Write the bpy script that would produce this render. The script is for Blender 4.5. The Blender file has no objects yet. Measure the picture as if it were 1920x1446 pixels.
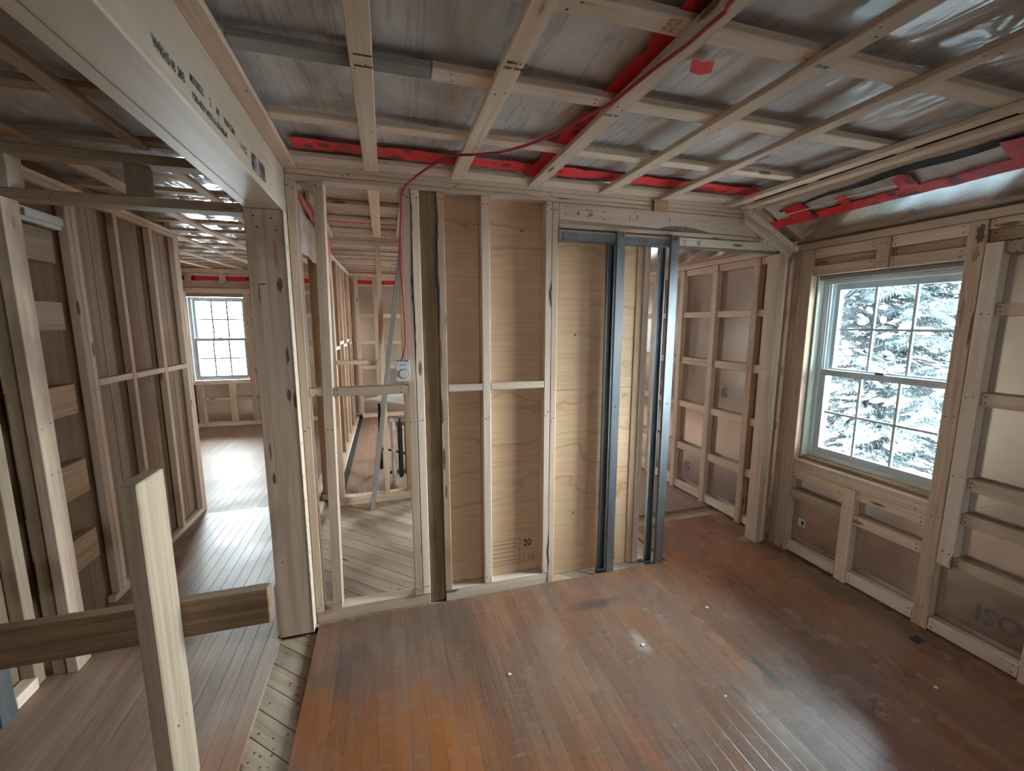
import bpy, bmesh, math, random
from mathutils import Vector, Matrix
random.seed(7)
S = bpy.context.scene
COL = S.collection

# ------------------------------------------------------------------ camera
F_PX, YAW, PITCH, CAM_H = 795.0, math.radians(16.5), math.radians(8.35), 1.5
cam_d = bpy.data.cameras.new('camera')
cam_d.sensor_fit = 'HORIZONTAL'
cam_d.sensor_width = 36.0
cam_d.lens = F_PX / 1920.0 * 36.0
cam_d.clip_start, cam_d.clip_end = 0.05, 200
cam = bpy.data.objects.new('camera', cam_d)
COL.objects.link(cam)
cam.location = (0, 0, CAM_H)
cam.rotation_euler = (math.pi / 2 - PITCH, 0, -YAW)
S.camera = cam

# ------------------------------------------------------------------ light and exposure
S.view_settings.view_transform = 'Standard'
S.view_settings.look = 'None'
S.view_settings.gamma = 1.0
S.view_settings.use_curve_mapping = False
S.view_settings.exposure = 0.82
SKY = 62.0
world = bpy.data.worlds.new('overcast sky')
S.world = world
world.use_nodes = True
bg = world.node_tree.nodes['Background']
bg.inputs[0].default_value = (0.90, 0.955, 1.0, 1)
bg.inputs[1].default_value = SKY
S.cycles.max_bounces = 10
S.cycles.diffuse_bounces = 7
S.cycles.glossy_bounces = 5
S.cycles.transparent_max_bounces = 16
S.cycles.sample_clamp_indirect = 6.0


def portal(loc, rot, sx, sy):
    l = bpy.data.lights.new('daylight_opening', 'AREA')
    l.shape = 'RECTANGLE'
    l.size, l.size_y = sx, sy
    l.cycles.is_portal = True
    o = bpy.data.objects.new('daylight_opening', l)
    o.location = loc
    o.rotation_euler = rot
    COL.objects.link(o)


PI = math.pi
portal((2.735, 1.66, 1.21), (0, PI / 2, 0), 1.2, 0.8)        # window in the right wall
portal((2.735, 4.9, 1.25), (0, PI / 2, 0), 1.2, 0.9)         # unseen opening in the right wall, added to light the next room
portal((-2.3, 7.3, 1.27), (-PI / 2, 0, 0), 0.8, 1.3)         # far left window
portal((0.78, -3.13, 1.31), (PI / 2, 0, 0), 0.28, 0.42)          # small unseen opening behind the camera, added for weak fill
portal((1.3, 7.3, 1.27), (-PI / 2, 0, 0), 0.9, 1.3)  # unseen opening in the end wall, added to let daylight in

# ------------------------------------------------------------------ materials
MATS = {}


class NT:
    def __init__(self, name):
        self.m = bpy.data.materials.new(name)
        self.m.use_nodes = True
        self.t = self.m.node_tree
        self.b = self.t.nodes['Principled BSDF']
        self.out = self.t.nodes['Material Output']
        MATS[name] = self.m

    def n(self, typ, ins=None, **props):
        nd = self.t.nodes.new(typ)
        for k, v in props.items():
            setattr(nd, k, v)
        for k, v in (ins or {}).items():
            self.set(nd.inputs[k], v)
        return nd

    def set(self, sock, v):
        if isinstance(v, bpy.types.NodeSocket):
            self.t.links.new(v, sock)
        elif isinstance(v, bpy.types.Node):
            self.t.links.new(v.outputs[0], sock)
        else:
            if isinstance(v, tuple) and len(v) == 3 and sock.type == 'RGBA':
                v = v + (1,)
            sock.default_value = v

    def p(self, **kw):
        names = dict(color='Base Color', rough='Roughness', metal='Metallic', spec='Specular IOR Level', normal='Normal',
                     coat='Coat Weight', coatr='Coat Roughness', coatn='Coat Normal', alpha='Alpha', aniso='Anisotropic')
        for k, v in kw.items():
            self.set(self.b.inputs[names[k]], v)

    def noise(self, vec, scale, detail=3, rough=0.5, dist=0.0):
        return self.n('ShaderNodeTexNoise', {'Vector': vec, 'Scale': scale, 'Detail': detail, 'Roughness': rough, 'Distortion': dist})

    def ramp(self, fac, stops, interp='LINEAR'):
        nd = self.n('ShaderNodeValToRGB', {'Fac': fac})
        cr = nd.color_ramp
        cr.interpolation = interp
        while len(cr.elements) < len(stops):
            cr.elements.new(0.5)
        for e, (pos, c) in zip(cr.elements, stops):
            e.position = pos
            e.color = (c + (1,)) if isinstance(c, tuple) else (c, c, c, 1)
        return nd

    def mix(self, fac, a, b, blend='MIX'):
        nd = self.n('ShaderNodeMix', data_type='RGBA', blend_type=blend)
        self.set(nd.inputs[0], fac)
        self.set(nd.inputs[6], a)
        self.set(nd.inputs[7], b)
        return nd.outputs[2]

    def math(self, op, a, b=None, clamp=False):
        nd = self.n('ShaderNodeMath', operation=op, use_clamp=clamp)
        self.set(nd.inputs[0], a)
        if b is not None:
            self.set(nd.inputs[1], b)
        return nd.outputs[0]

    def mapping(self, vec, scale=(1, 1, 1), loc=(0, 0, 0), rot=(0, 0, 0)):
        nd = self.n('ShaderNodeMapping', {'Vector': vec})
        nd.inputs['Scale'].default_value = scale
        nd.inputs['Location'].default_value = loc
        nd.inputs['Rotation'].default_value = rot
        return nd.outputs[0]

    def bump(self, h, strength=0.2, dist=0.01):
        return self.n('ShaderNodeBump', {'Height': h, 'Strength': strength, 'Distance': dist}).outputs[0]


def plain(name, color, rough=0.6, metal=0.0, spec=0.5):
    t = NT(name)
    t.p(color=color, rough=rough, metal=metal, spec=spec)
    return t.m


def lumber_mat(name, pale, grain, knot=(0.10, 0.055, 0.03), dirt=0.25, island=False, knots=True, var=0.18, rough=0.72):
    """sawn timber: grain runs along the local X axis of every board"""
    t = NT(name)
    tc = t.n('ShaderNodeTexCoord').outputs['Object']
    if island:
        rnd = t.n('ShaderNodeNewGeometry').outputs['Random Per Island']
    else:
        rnd = t.n('ShaderNodeObjectInfo').outputs['Random']
    off = t.n('ShaderNodeCombineXYZ', {0: t.math('MULTIPLY', rnd, 37.0), 1: t.math('MULTIPLY', rnd, 91.0), 2: t.math('MULTIPLY', rnd, 53.0)}).outputs[0]
    v = t.n('ShaderNodeVectorMath', {0: tc, 1: off}, operation='ADD').outputs[0]
    g1 = t.noise(t.mapping(v, (1.3, 34, 34)), 1.0, 5, 0.6, 0.6)
    g2 = t.noise(t.mapping(v, (3.0, 150, 150)), 1.0, 2, 0.5)
    gr = t.math('ADD', t.math('MULTIPLY', g1.outputs[0], 0.7), t.math('MULTIPLY', g2.outputs[0], 0.3))
    c = t.ramp(gr, [(0.34, grain), (0.60, pale)]).outputs[0]
    blot = t.noise(t.mapping(v, (2.2, 5, 5)), 1.0, 3, 0.6)
    dk = tuple(x * 0.62 for x in grain)
    c = t.mix(t.math('MULTIPLY', t.ramp(blot.outputs[0], [(0.52, 0.0), (0.75, 1.0)]).outputs[0], dirt), c, dk)
    if knots:
        vo = t.n('ShaderNodeTexVoronoi', {'Vector': t.mapping(v, (3.1, 13, 13)), 'Scale': 1.0, 'Randomness': 1.0})
        lim = t.n('ShaderNodeSeparateColor', {0: vo.outputs['Color']}).outputs[0]
        r = t.math('MULTIPLY', t.math('GREATER_THAN', lim, 0.62), 0.15)
        k = t.math('SUBTRACT', r, vo.outputs['Distance'])
        k = t.ramp(t.math('MULTIPLY', k, 9.0), [(0.0, 0.0), (0.55, 1.0)]).outputs[0]
        c = t.mix(t.math('MULTIPLY', k, 0.85), c, knot)
    tint = t.math('ADD', t.math('MULTIPLY', rnd, 2 * var), 1.0 - var)
    c = t.mix(1.0, c, t.n('ShaderNodeCombineColor', {0: tint, 1: tint, 2: tint}).outputs[0], 'MULTIPLY')
    t.p(color=c, rough=rough, spec=0.25, normal=t.bump(gr, 0.22, 0.002))
    return t.m


lumber_mat('fresh_lumber', (0.58, 0.45, 0.34), (0.46, 0.335, 0.235))
lumber_mat('pale_lumber', (0.70, 0.585, 0.475), (0.58, 0.455, 0.345), dirt=0.15)
lumber_mat('brown_lumber', (0.40, 0.27, 0.16), (0.26, 0.155, 0.08), dirt=0.5)
lumber_mat('grey_lumber', (0.30, 0.28, 0.25), (0.19, 0.175, 0.155), dirt=0.4, knots=False)
lumber_mat('stained_lumber', (0.52, 0.385, 0.28), (0.36, 0.24, 0.155), dirt=0.75)
lumber_mat('dull_lumber', (0.38, 0.285, 0.205), (0.26, 0.185, 0.125), dirt=0.7)
lumber_mat('guard_lumber', (0.43, 0.34, 0.25), (0.32, 0.24, 0.165), dirt=0.5, var=0.03)
lumber_mat('streaky_lumber', (0.27, 0.18, 0.105), (0.145, 0.088, 0.048), dirt=0.8, var=0.05)
lumber_mat('post_lumber', (0.51, 0.395, 0.30), (0.37, 0.26, 0.185), dirt=0.95, var=0.04)
lumber_mat('old_planks', (0.25, 0.168, 0.108), (0.165, 0.105, 0.064), dirt=0.6, island=True, var=0.2)
lumber_mat('subfloor_boards', (0.46, 0.37, 0.28), (0.33, 0.25, 0.18), dirt=0.6, island=True, var=0.14)
lumber_mat('laminated_beam', (0.60, 0.51, 0.405), (0.53, 0.43, 0.325), dirt=0.25, knots=False, var=0.05, rough=0.5)
plain('nail', (0.03, 0.025, 0.02), 0.5)
plain('ink', (0.035, 0.035, 0.04), 0.8)
plain('faint_ink', (0.30, 0.205, 0.135), 0.8)
plain('rust_stain', (0.30, 0.165, 0.085), 0.8)
plain('gouge', (0.11, 0.06, 0.045), 0.9)
plain('foil_ink', (0.17, 0.15, 0.14), 0.5)
plain('dark_gap', (0.02, 0.02, 0.025), 0.8)
plain('window_vinyl', (0.66, 0.75, 0.76), 0.35)
plain('sash_vinyl', (0.52, 0.60, 0.64), 0.35)
plain('pale_foam', (0.62, 0.70, 0.60), 0.8)
plain('white_plastic', (0.62, 0.60, 0.60), 0.45)
plain('white_top', (0.74, 0.78, 0.78), 0.35)
plain('black_metal', (0.018, 0.018, 0.02), 0.45)
plain('red_cable', (0.30, 0.018, 0.035), 0.42)
plain('white_crumb', (0.75, 0.72, 0.66), 0.9)
plain('bark', (0.012, 0.012, 0.013), 0.9)
plain('snow_field', (0.92, 0.93, 0.94), 0.9)
plain('snow', (0.62, 0.66, 0.70), 0.9)
plain('needles', (0.012, 0.024, 0.029), 0.8)


def mat_ply():
    t = NT('plywood')
    tc = t.n('ShaderNodeTexCoord').outputs['Object']
    warp = t.noise(t.mapping(tc, (1.6, 1, 3.0)), 1.0, 3, 0.55)
    z = t.n('ShaderNodeSeparateXYZ', {0: tc}).outputs[2]
    x = t.n('ShaderNodeSeparateXYZ', {0: tc}).outputs[0]
    h = t.math('ADD', t.math('MULTIPLY', z, 1.0), t.math('MULTIPLY', warp.outputs[0], 0.75))
    band = t.math('ABSOLUTE', t.math('SINE', t.math('MULTIPLY', h, 17.0)))
    line = t.ramp(band, [(0.0, 1.0), (0.10, 0.35), (0.35, 0.0)]).outputs[0]
    msk = t.ramp(t.noise(t.mapping(tc, (1.1, 1, 2.1), (3, 1, 7)), 1.0, 2).outputs[0], [(0.46, 0.0), (0.62, 1.0)]).outputs[0]
    fine = t.noise(t.mapping(tc, (4, 40, 80)), 1.0, 4, 0.55)
    c = t.ramp(fine.outputs[0], [(0.3, (0.47, 0.31, 0.185)), (0.75, (0.56, 0.39, 0.245))]).outputs[0]
    c = t.mix(t.math('MULTIPLY', t.math('MULTIPLY', line, msk), 0.85), c, (0.30, 0.17, 0.08))
    blot = t.noise(tc, 2.3, 3).outputs[0]
    c = t.mix(t.math('MULTIPLY', t.ramp(blot, [(0.45, 0.0), (0.7, 1.0)]).outputs[0], 0.3), c, (0.44, 0.30, 0.17))
    vo = t.n('ShaderNodeTexVoronoi', {'Vector': t.mapping(tc, (6.5, 1, 8.5)), 'Scale': 1.0})
    lim = t.n('ShaderNodeSeparateColor', {0: vo.outputs['Color']}).outputs[0]
    k = t.math('SUBTRACT', t.math('MULTIPLY', t.math('GREATER_THAN', lim, 0.5), 0.075), vo.outputs['Distance'])
    c = t.mix(t.math('MULTIPLY', k, 25.0, True), c, (0.09, 0.045, 0.02))
    t.p(color=c, rough=0.65, spec=0.25)


def mat_floor(name, light, dark, orange, blobs, width=1.0, worn=1.0, rough=0.27, bmp=0.25, spec=0.5, stains=()):
    """strip hardwood; uv.x runs across one strip (0..1), uv.y along it in metres"""
    t = NT(name)
    geo = t.n('ShaderNodeNewGeometry')
    rnd = geo.outputs['Random Per Island']
    pos = geo.outputs['Position']
    uv = t.n('ShaderNodeUVMap').outputs[0]
    u = t.n('ShaderNodeSeparateXYZ', {0: uv}).outputs[0]
    off = t.n('ShaderNodeCombineXYZ', {0: t.math('MULTIPLY', rnd, 31.0), 1: t.math('MULTIPLY', rnd, 67.0), 2: 0.0}).outputs[0]
    v = t.n('ShaderNodeVectorMath', {0: pos, 1: off}, operation='ADD').outputs[0]
    g = t.noise(t.mapping(v, (60, 2.6, 1)), 1.0, 6, 0.7, 0.5)
    c = t.ramp(g.outputs[0], [(0.3, dark), (0.68, light)]).outputs[0]
    # finish left in patches, bare grey wood elsewhere
    m = t.noise(t.mapping(pos, (3.0, 1.2, 1)), 1.0, 6, 0.7, 0.3).outputs[0]
    m = t.ramp(m, [(0.50, 0.0), (0.72, 0.75)]).outputs[0]
    for (bx, by, r, w) in blobs:
        d = t.n('ShaderNodeVectorMath', {0: pos, 1: (bx, by, 0)}, operation='DISTANCE').outputs['Value']
        nz = t.math('MULTIPLY', t.math('SUBTRACT', t.noise(t.mapping(pos, (17, 3.0, 1)), 1.0, 7, 0.72).outputs[0], 0.5), 1.3)
        f = t.math('SUBTRACT', 1.0, t.math('ADD', t.math('DIVIDE', d, r), nz))
        f = t.math('MULTIPLY', f, 1.7, True)
        m = t.math('MAXIMUM', m, t.math('MULTIPLY', f, w))
    c = t.mix(t.math('MULTIPLY', m, 0.9), c, t.mix(g.outputs[0], tuple(x * 0.6 for x in orange), orange))
    grime = t.ramp(t.noise(t.mapping(pos, (4.5, 1.3, 1)), 1.0, 6, 0.65, 0.3).outputs[0], [(0.42, 0.0), (0.80, 1.0)]).outputs[0]
    c = t.mix(t.math('MULTIPLY', grime, 0.42 * worn), c, (0.085, 0.07, 0.062))
    scuff = t.noise(t.mapping(pos, (9, 60, 1), rot=(0, 0, 0.7)), 1.0, 4, 0.7).outputs[0]
    c = t.mix(t.math('MULTIPLY', t.ramp(scuff, [(0.56, 0.0), (0.78, 1.0)]).outputs[0], 0.30), c, (0.42, 0.35, 0.31))
    wear = t.ramp(t.noise(t.mapping(pos, (3.2, 1.0, 1)), 1.0, 7, 0.72, 0.2).outputs[0], [(0.45, 0.0), (0.68, 1.0)]).outputs[0]
    c = t.mix(t.math('MULTIPLY', wear, 0.30 * worn), c, (0.24, 0.19, 0.165))
    tint = t.math('ADD', t.math('MULTIPLY', rnd, 0.22), 0.89)
    c = t.mix(1.0, c, t.n('ShaderNodeCombineColor', {0: tint, 1: tint, 2: tint}).outputs[0], 'MULTIPLY')
    for (bx, by, sx, sy, w, colr) in stains:
        d = t.n('ShaderNodeVectorMath', {0: t.mapping(pos, (1 / sx, 1 / sy, 1), (-bx / sx, -by / sy, 0))}, operation='LENGTH').outputs['Value']
        nz = t.math('MULTIPLY', t.math('SUBTRACT', t.noise(pos, 16.0, 4, 0.65).outputs[0], 0.5), 1.3)
        f = t.math('MULTIPLY', t.math('SUBTRACT', 1.0, t.math('ADD', d, nz)), 1.6, True)
        c = t.mix(t.math('MULTIPLY', f, w), c, colr)
    edge = t.math('ABSOLUTE', t.math('SUBTRACT', u, 0.5))
    e = t.ramp(edge, [(0.470, 0.0), (0.497, 1.0)]).outputs[0]
    c = t.mix(t.math('MULTIPLY', e, 0.6), c, (0.035, 0.025, 0.02))
    hgt = t.math('SUBTRACT', t.math('MULTIPLY', t.noise(t.mapping(pos, (14, 5, 1)), 1.0, 3).outputs[0], 0.6), t.math('MULTIPLY', e, 0.5))
    rr = t.math('ADD', t.math('MULTIPLY', t.noise(pos, 4.0, 4).outputs[0], 0.22), rough - 0.11)
    t.p(color=c, rough=rr, spec=spec, normal=t.bump(hgt, bmp, 0.004))


mat_ply()
mat_floor('worn_hardwood', (0.215, 0.128, 0.088), (0.125, 0.068, 0.044), (0.37, 0.122, 0.030),
          [(0.0, 1.30, 0.42, 1.0), (-0.33, 1.55, 0.22, 0.9), (1.70, 0.85, 0.28, 0.5), (1.95, 2.30, 0.85, 0.7), (2.40, 1.25, 0.7, 0.5), (2.1, 1.7, 0.5, 0.45), (0.55, 2.0, 0.25, 0.4), (0.5, 1.0, 0.3, 0.6), (2.15, 0.75, 0.6, 0.55)],
          stains=[(1.02, 1.88, 0.20, 0.045, 0.7, (0.06, 0.05, 0.048)), (1.53, 1.26, 0.022, 0.17, 0.75, (0.05, 0.05, 0.052)), (1.10, 1.57, 0.045, 0.09, 0.45, (0.42, 0.39, 0.36)),
                  (-0.20, 1.80, 0.10, 0.22, 0.4, (0.10, 0.085, 0.08)), (0.20, 1.95, 0.35, 0.13, 0.35, (0.12, 0.10, 0.09)), (2.42, 1.5, 0.10, 0.7, 0.55, (0.05, 0.04, 0.038)), (1.35, 1.0, 0.05, 0.25, 0.35, (0.40, 0.36, 0.33))])
mat_floor('hall_hardwood', (0.36, 0.25, 0.19), (0.20, 0.13, 0.095), (0.34, 0.145, 0.06),
          [(-0.62, 1.45, 0.22, 0.9), (-1.2, 3.3, 0.5, 0.5)], rough=0.44, bmp=0.8, spec=0.32)
mat_floor('pink_hardwood', (0.38, 0.25, 0.18), (0.26, 0.165, 0.11), (0.38, 0.18, 0.08), [], worn=0.5, rough=0.5, bmp=0.6, spec=0.12)


def mat_poly():
    t = NT('poly_sheet')
    pos = t.n('ShaderNodeNewGeometry').outputs['Position']
    seam = t.noise(t.mapping(pos, (9, 0.6, 1)), 1.0, 3, 0.6, 0.6).outputs[0]
    c = t.ramp(t.noise(pos, 2.2, 5, 0.6, 0.8).outputs[0], [(0.32, (0.42, 0.39, 0.38)), (0.66, (0.70, 0.70, 0.705))]).outputs[0]
    ln = t.math('ABSOLUTE', t.math('SUBTRACT', seam, 0.5))
    c = t.mix(t.math('MULTIPLY', t.ramp(ln, [(0.0, 1.0), (0.02, 0.0)]).outputs[0], 0.35), c, (0.12, 0.095, 0.09))
    w1 = t.noise(t.mapping(pos, (5.5, 2.6, 1)), 1.0, 2, 0.5, 1.6).outputs[0]
    w2 = t.noise(t.mapping(pos, (22, 14, 1)), 1.0, 3, 0.6, 0.8).outputs[0]
    hgt = t.math('ADD', w1, t.math('MULTIPLY', w2, 0.07))
    nrm = t.bump(hgt, 0.34, 0.05)
    t.p(color=c, rough=0.55, spec=0.4, coat=0.9, coatr=0.11, normal=nrm, coatn=nrm)
    t.b.inputs['Coat IOR'].default_value = 1.5


def mat_clear_poly():
    t = NT('white_poly')
    pos = t.n('ShaderNodeNewGeometry').outputs['Position']
    w = t.noise(t.mapping(pos, (7, 7, 9)), 1.0, 4, 0.6, 1.0).outputs[0]
    c = t.ramp(w, [(0.35, (0.46, 0.40, 0.35)), (0.65, (0.64, 0.59, 0.55))]).outputs[0]
    nrm = t.bump(w, 0.6, 0.03)
    t.p(color=c, rough=0.5, coat=0.6, coatr=0.15, normal=nrm, coatn=nrm)


def mat_foil():
    t = NT('foil_facing')
    pos = t.n('ShaderNodeNewGeometry').outputs['Position']
    f = t.noise(t.mapping(pos, (40, 40, 90)), 1.0, 3, 0.6).outputs[0]
    w = t.noise(t.mapping(pos, (1.6, 1.6, 3.0)), 1.0, 2, 0.5).outputs[0]
    dents = t.n('ShaderNodeTexVoronoi', {'Vector': pos, 'Scale': 55.0}).outputs['Distance']
    dm = t.ramp(t.noise(pos, 1.9, 2).outputs[0], [(0.56, 0.0), (0.66, 1.0)]).outputs[0]
    hgt = t.math('ADD', t.math('MULTIPLY', f, 0.35), t.math('ADD', t.math('MULTIPLY', w, 0.9), t.math('MULTIPLY', t.math('MULTIPLY', dents, dm), 0.9)))
    c = t.ramp(t.noise(pos, 3.0, 3).outputs[0], [(0.3, (0.56, 0.53, 0.51)), (0.7, (0.70, 0.685, 0.68))]).outputs[0]
    t.p(color=c, rough=0.17, metal=1.0, normal=t.bump(hgt, 0.12, 0.006))


def mat_tape():
    t = NT('red_tape')
    pos = t.n('ShaderNodeNewGeometry').outputs['Position']
    vo = t.n('ShaderNodeTexVoronoi', {'Vector': t.mapping(pos, (13, 13, 4)), 'Scale': 1.0})
    k = t.ramp(vo.outputs['Distance'], [(0.24, 1.0), (0.34, 0.0)]).outputs[0]
    c = t.mix(t.math('MULTIPLY', k, 0.85), (0.46, 0.012, 0.016), (0.04, 0.006, 0.008))
    nrm = t.bump(t.noise(pos, 45, 3, 0.6).outputs[0], 0.4, 0.004)
    t.p(color=c, rough=0.4, spec=0.4, normal=nrm)


def mat_steel():
    t = NT('galvanised_steel')
    tc = t.n('ShaderNodeTexCoord').outputs['Object']
    n_ = t.noise(t.mapping(tc, (18, 18, 3)), 1.0, 3).outputs[0]
    c = t.ramp(n_, [(0.3, (0.20, 0.225, 0.25)), (0.7, (0.31, 0.345, 0.37))]).outputs[0]
    t.p(color=c, rough=0.36, metal=0.85)


def mat_glass():
    t = NT('window_glass')
    tr = t.n('ShaderNodeBsdfTransparent', {'Color': (0.93, 0.98, 0.98)})
    gl = t.n('ShaderNodeBsdfGlossy', {'Roughness': 0.02})
    fr = t.n('ShaderNodeFresnel', {'IOR': 1.45})
    mx = t.n('ShaderNodeMixShader', {0: fr, 1: tr, 2: gl})
    t.t.links.new(mx.outputs[0], t.out.inputs[0])


def mat_radiator():
    t = NT('radiator_enamel')
    tc = t.n('ShaderNodeTexCoord').outputs['Object']
    n_ = t.noise(tc, 14, 4, 0.6).outputs[0]
    t.p(color=t.ramp(n_, [(0.35, (0.50, 0.48, 0.46)), (0.6, (0.74, 0.72, 0.70))]).outputs[0], rough=0.5)


mat_poly(); mat_clear_poly(); mat_foil(); mat_tape(); mat_steel(); mat_glass(); mat_radiator()

# ------------------------------------------------------------------ helpers


def tag(o, label, cat, group=None, kind=None):
    o['label'] = label
    o['category'] = cat
    if group:
        o['group'] = group
    if kind:
        o['kind'] = kind
    return o


def link(name, me, parent=None):
    o = bpy.data.objects.new(name, me)
    COL.objects.link(o)
    if parent is not None:
        o.parent = parent
        o.matrix_parent_inverse = parent.matrix_world.inverted()
    return o


def empty(name, loc, label, cat, group=None, kind=None):
    o = bpy.data.objects.new(name, None)
    COL.objects.link(o)
    o.location = loc
    o.matrix_world = Matrix.Translation(Vector(loc))
    o.empty_display_size = 0.05
    return tag(o, label, cat, group, kind)


def corners(x0, x1, y0, y1, z0, z1):
    return [Vector(c) for c in ((x0, y0, z0), (x1, y0, z0), (x1, y1, z0), (x0, y1, z0), (x0, y0, z1), (x1, y0, z1), (x1, y1, z1), (x0, y1, z1))]


FACES = [(0, 3, 2, 1), (4, 5, 6, 7), (0, 1, 5, 4), (1, 2, 6, 5), (2, 3, 7, 6), (3, 0, 4, 7)]


def hexa(bm, cs):
    vs = [bm.verts.new(c) for c in cs]
    return [bm.faces.new([vs[i] for i in f]) for f in FACES]


def disc(bm, c, n, r, mi=1, k=7):
    n = Vector(n).normalized()
    a = n.orthogonal().normalized()
    b = n.cross(a)
    vs = [bm.verts.new(Vector(c) + n * 0.0009 + r * (math.cos(2 * PI * i / k) * a + math.sin(2 * PI * i / k) * b)) for i in range(k)]
    f = bm.faces.new(vs)
    f.material_index = mi


def finish(name, bm, mats, M=None, parent=None, smooth=False):
    me = bpy.data.meshes.new(name)
    if M is not None:
        bm.transform(M.inverted())
    bm.to_mesh(me)
    bm.free()
    for m in (mats if isinstance(mats, (list, tuple)) else [mats]):
        me.materials.append(MATS[m])
    if smooth:
        for p in me.polygons:
            p.use_smooth = True
    o = bpy.data.objects.new(name, me)
    COL.objects.link(o)
    if M is not None:
        o.matrix_world = M
    if parent is not None:
        o.parent = parent
        o.matrix_parent_inverse = parent.matrix_world.inverted()
    return o


DIRS = {'-y': (2, (0, -1, 0)), '+x': (3, (1, 0, 0)), '-x': (5, (-1, 0, 0)), '-z': (0, (0, 0, -1)), '+z': (1, (0, 0, 1)), '+y': (4, (0, 1, 0))}


def plank(name, cs, mat, parent=None, nails=None, bevel=0.0025):
    """a sawn board with eased edges from 8 corners; local X lies along its longest edge"""
    c = sum(cs, Vector()) / 8
    ex = [(cs[1] - cs[0]), (cs[3] - cs[0]), (cs[4] - cs[0])]
    order = sorted(range(3), key=lambda i: -ex[i].length)
    X = ex[order[0]].normalized()
    Yv = ex[order[1]]
    Yv = (Yv - X * Yv.dot(X)).normalized()
    Z = X.cross(Yv)
    M = Matrix((X, Yv, Z)).transposed().to_4x4()
    M.translation = c
    bm = bmesh.new()
    hexa(bm, cs)
    bmesh.ops.recalc_face_normals(bm, faces=bm.faces)
    if bevel:
        bmesh.ops.bevel(bm, geom=list(bm.edges), offset=bevel, segments=1, affect='EDGES')
    if nails:
        face, ts = nails
        fi, nrm = DIRS[face]
        q = [cs[i] for i in FACES[fi]]
        # long direction of this face
        e1, e2 = q[1] - q[0], q[3] - q[0]
        L, W = (e1, e2) if e1.length > e2.length else (e2, e1)
        nv = e1.cross(e2).normalized()
        if nv.dot(Vector(nrm)) < 0:
            nv = -nv
        for tt in ts:
            for s in (0.27, 0.72):
                p = q[0] + L * (tt + random.uniform(-0.006, 0.006)) + W * (s + random.uniform(-0.08, 0.08))
                disc(bm, p, nv, random.uniform(0.0028, 0.0042))
    return finish(name, bm, [mat, 'nail'], M, parent)


def board(name, x0, x1, y0, y1, z0, z1, label, cat, group=None, mat='fresh_lumber', nails=None, lean=(0, 0), bevel=0.0025):
    cs = corners(x0, x1, y0, y1, z0, z1)
    for i in range(4, 8):
        cs[i] = cs[i] + Vector((lean[0], lean[1], 0))
    return tag(plank(name, cs, mat, None, nails, bevel), label, cat, group)


def slab(name, boxes, mat, kind=None, label=None, cat=None, parent=None):
    bm = bmesh.new()
    for b in boxes:
        hexa(bm, corners(*b))
    bmesh.ops.recalc_face_normals(bm, faces=bm.faces)
    o = finish(name, bm, mat, None, parent)
    if label:
        tag(o, label, cat, None, kind)
    return o


def tube(name, pts, r, mat, parent=None, k=10, smooth_n=4):
    """round tube through a list of points (Catmull-Rom)"""
    P = [Vector(p) for p in pts]
    Q = []
    for i in range(len(P) - 1):
        p0, p1, p2, p3 = P[max(i - 1, 0)], P[i], P[i + 1], P[min(i + 2, len(P) - 1)]
        for j in range(smooth_n):
            t = j / smooth_n
            Q.append(0.5 * ((2 * p1) + (p2 - p0) * t + (2 * p0 - 5 * p1 + 4 * p2 - p3) * t * t + (3 * p1 - p0 - 3 * p2 + p3) * t ** 3))
    Q.append(P[-1])
    bm = bmesh.new()
    rings = []
    up = Vector((0.3, 0.2, 1)).normalized()
    for i, q in enumerate(Q):
        d = (Q[min(i + 1, len(Q) - 1)] - Q[max(i - 1, 0)]).normalized()
        a = (up - d * up.dot(d)).normalized()
        b = d.cross(a)
        up = a
        rings.append([bm.verts.new(q + r * (math.cos(2 * PI * j / k) * a + math.sin(2 * PI * j / k) * b)) for j in range(k)])
    for A, B in zip(rings, rings[1:]):
        for j in range(k):
            bm.faces.new((A[j], A[(j + 1) % k], B[(j + 1) % k], B[j]))
    bm.faces.new(rings[0][::-1])
    bm.faces.new(rings[-1])
    return finish(name, bm, mat, None, parent, smooth=True)


def lettering(name, text, size, origin, xdir, ydir, mat, parent, xs=1.0, bold=0.022):
    cu = bpy.data.curves.new(name, 'FONT')
    cu.body = text
    cu.size = size
    cu.resolution_u = 3
    cu.offset = size * bold
    tmp = bpy.data.objects.new(name, cu)
    COL.objects.link(tmp)
    dg = bpy.context.evaluated_depsgraph_get()
    me = bpy.data.meshes.new_from_object(tmp.evaluated_get(dg))
    bpy.data.objects.remove(tmp)
    me.materials.clear()
    me.materials.append(MATS[mat])
    X, Y = Vector(xdir).normalized(), Vector(ydir).normalized()
    Z = X.cross(Y)
    M = Matrix((X * xs, Y, Z)).transposed().to_4x4()
    M.translation = Vector(origin) + Z * 0.0012
    me.transform(M)
    me.name = name
    o = bpy.data.objects.new(name, me)
    COL.objects.link(o)
    o.parent = parent
    o.matrix_parent_inverse = parent.matrix_world.inverted()
    return o


def zc(y):
    """underside of the ceiling straps: level over the near rooms, rising slightly over the far ones"""
    return 2.17 + max(0.0, y - 3.6) * 0.024


# ------------------------------------------------------------------ floors


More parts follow.
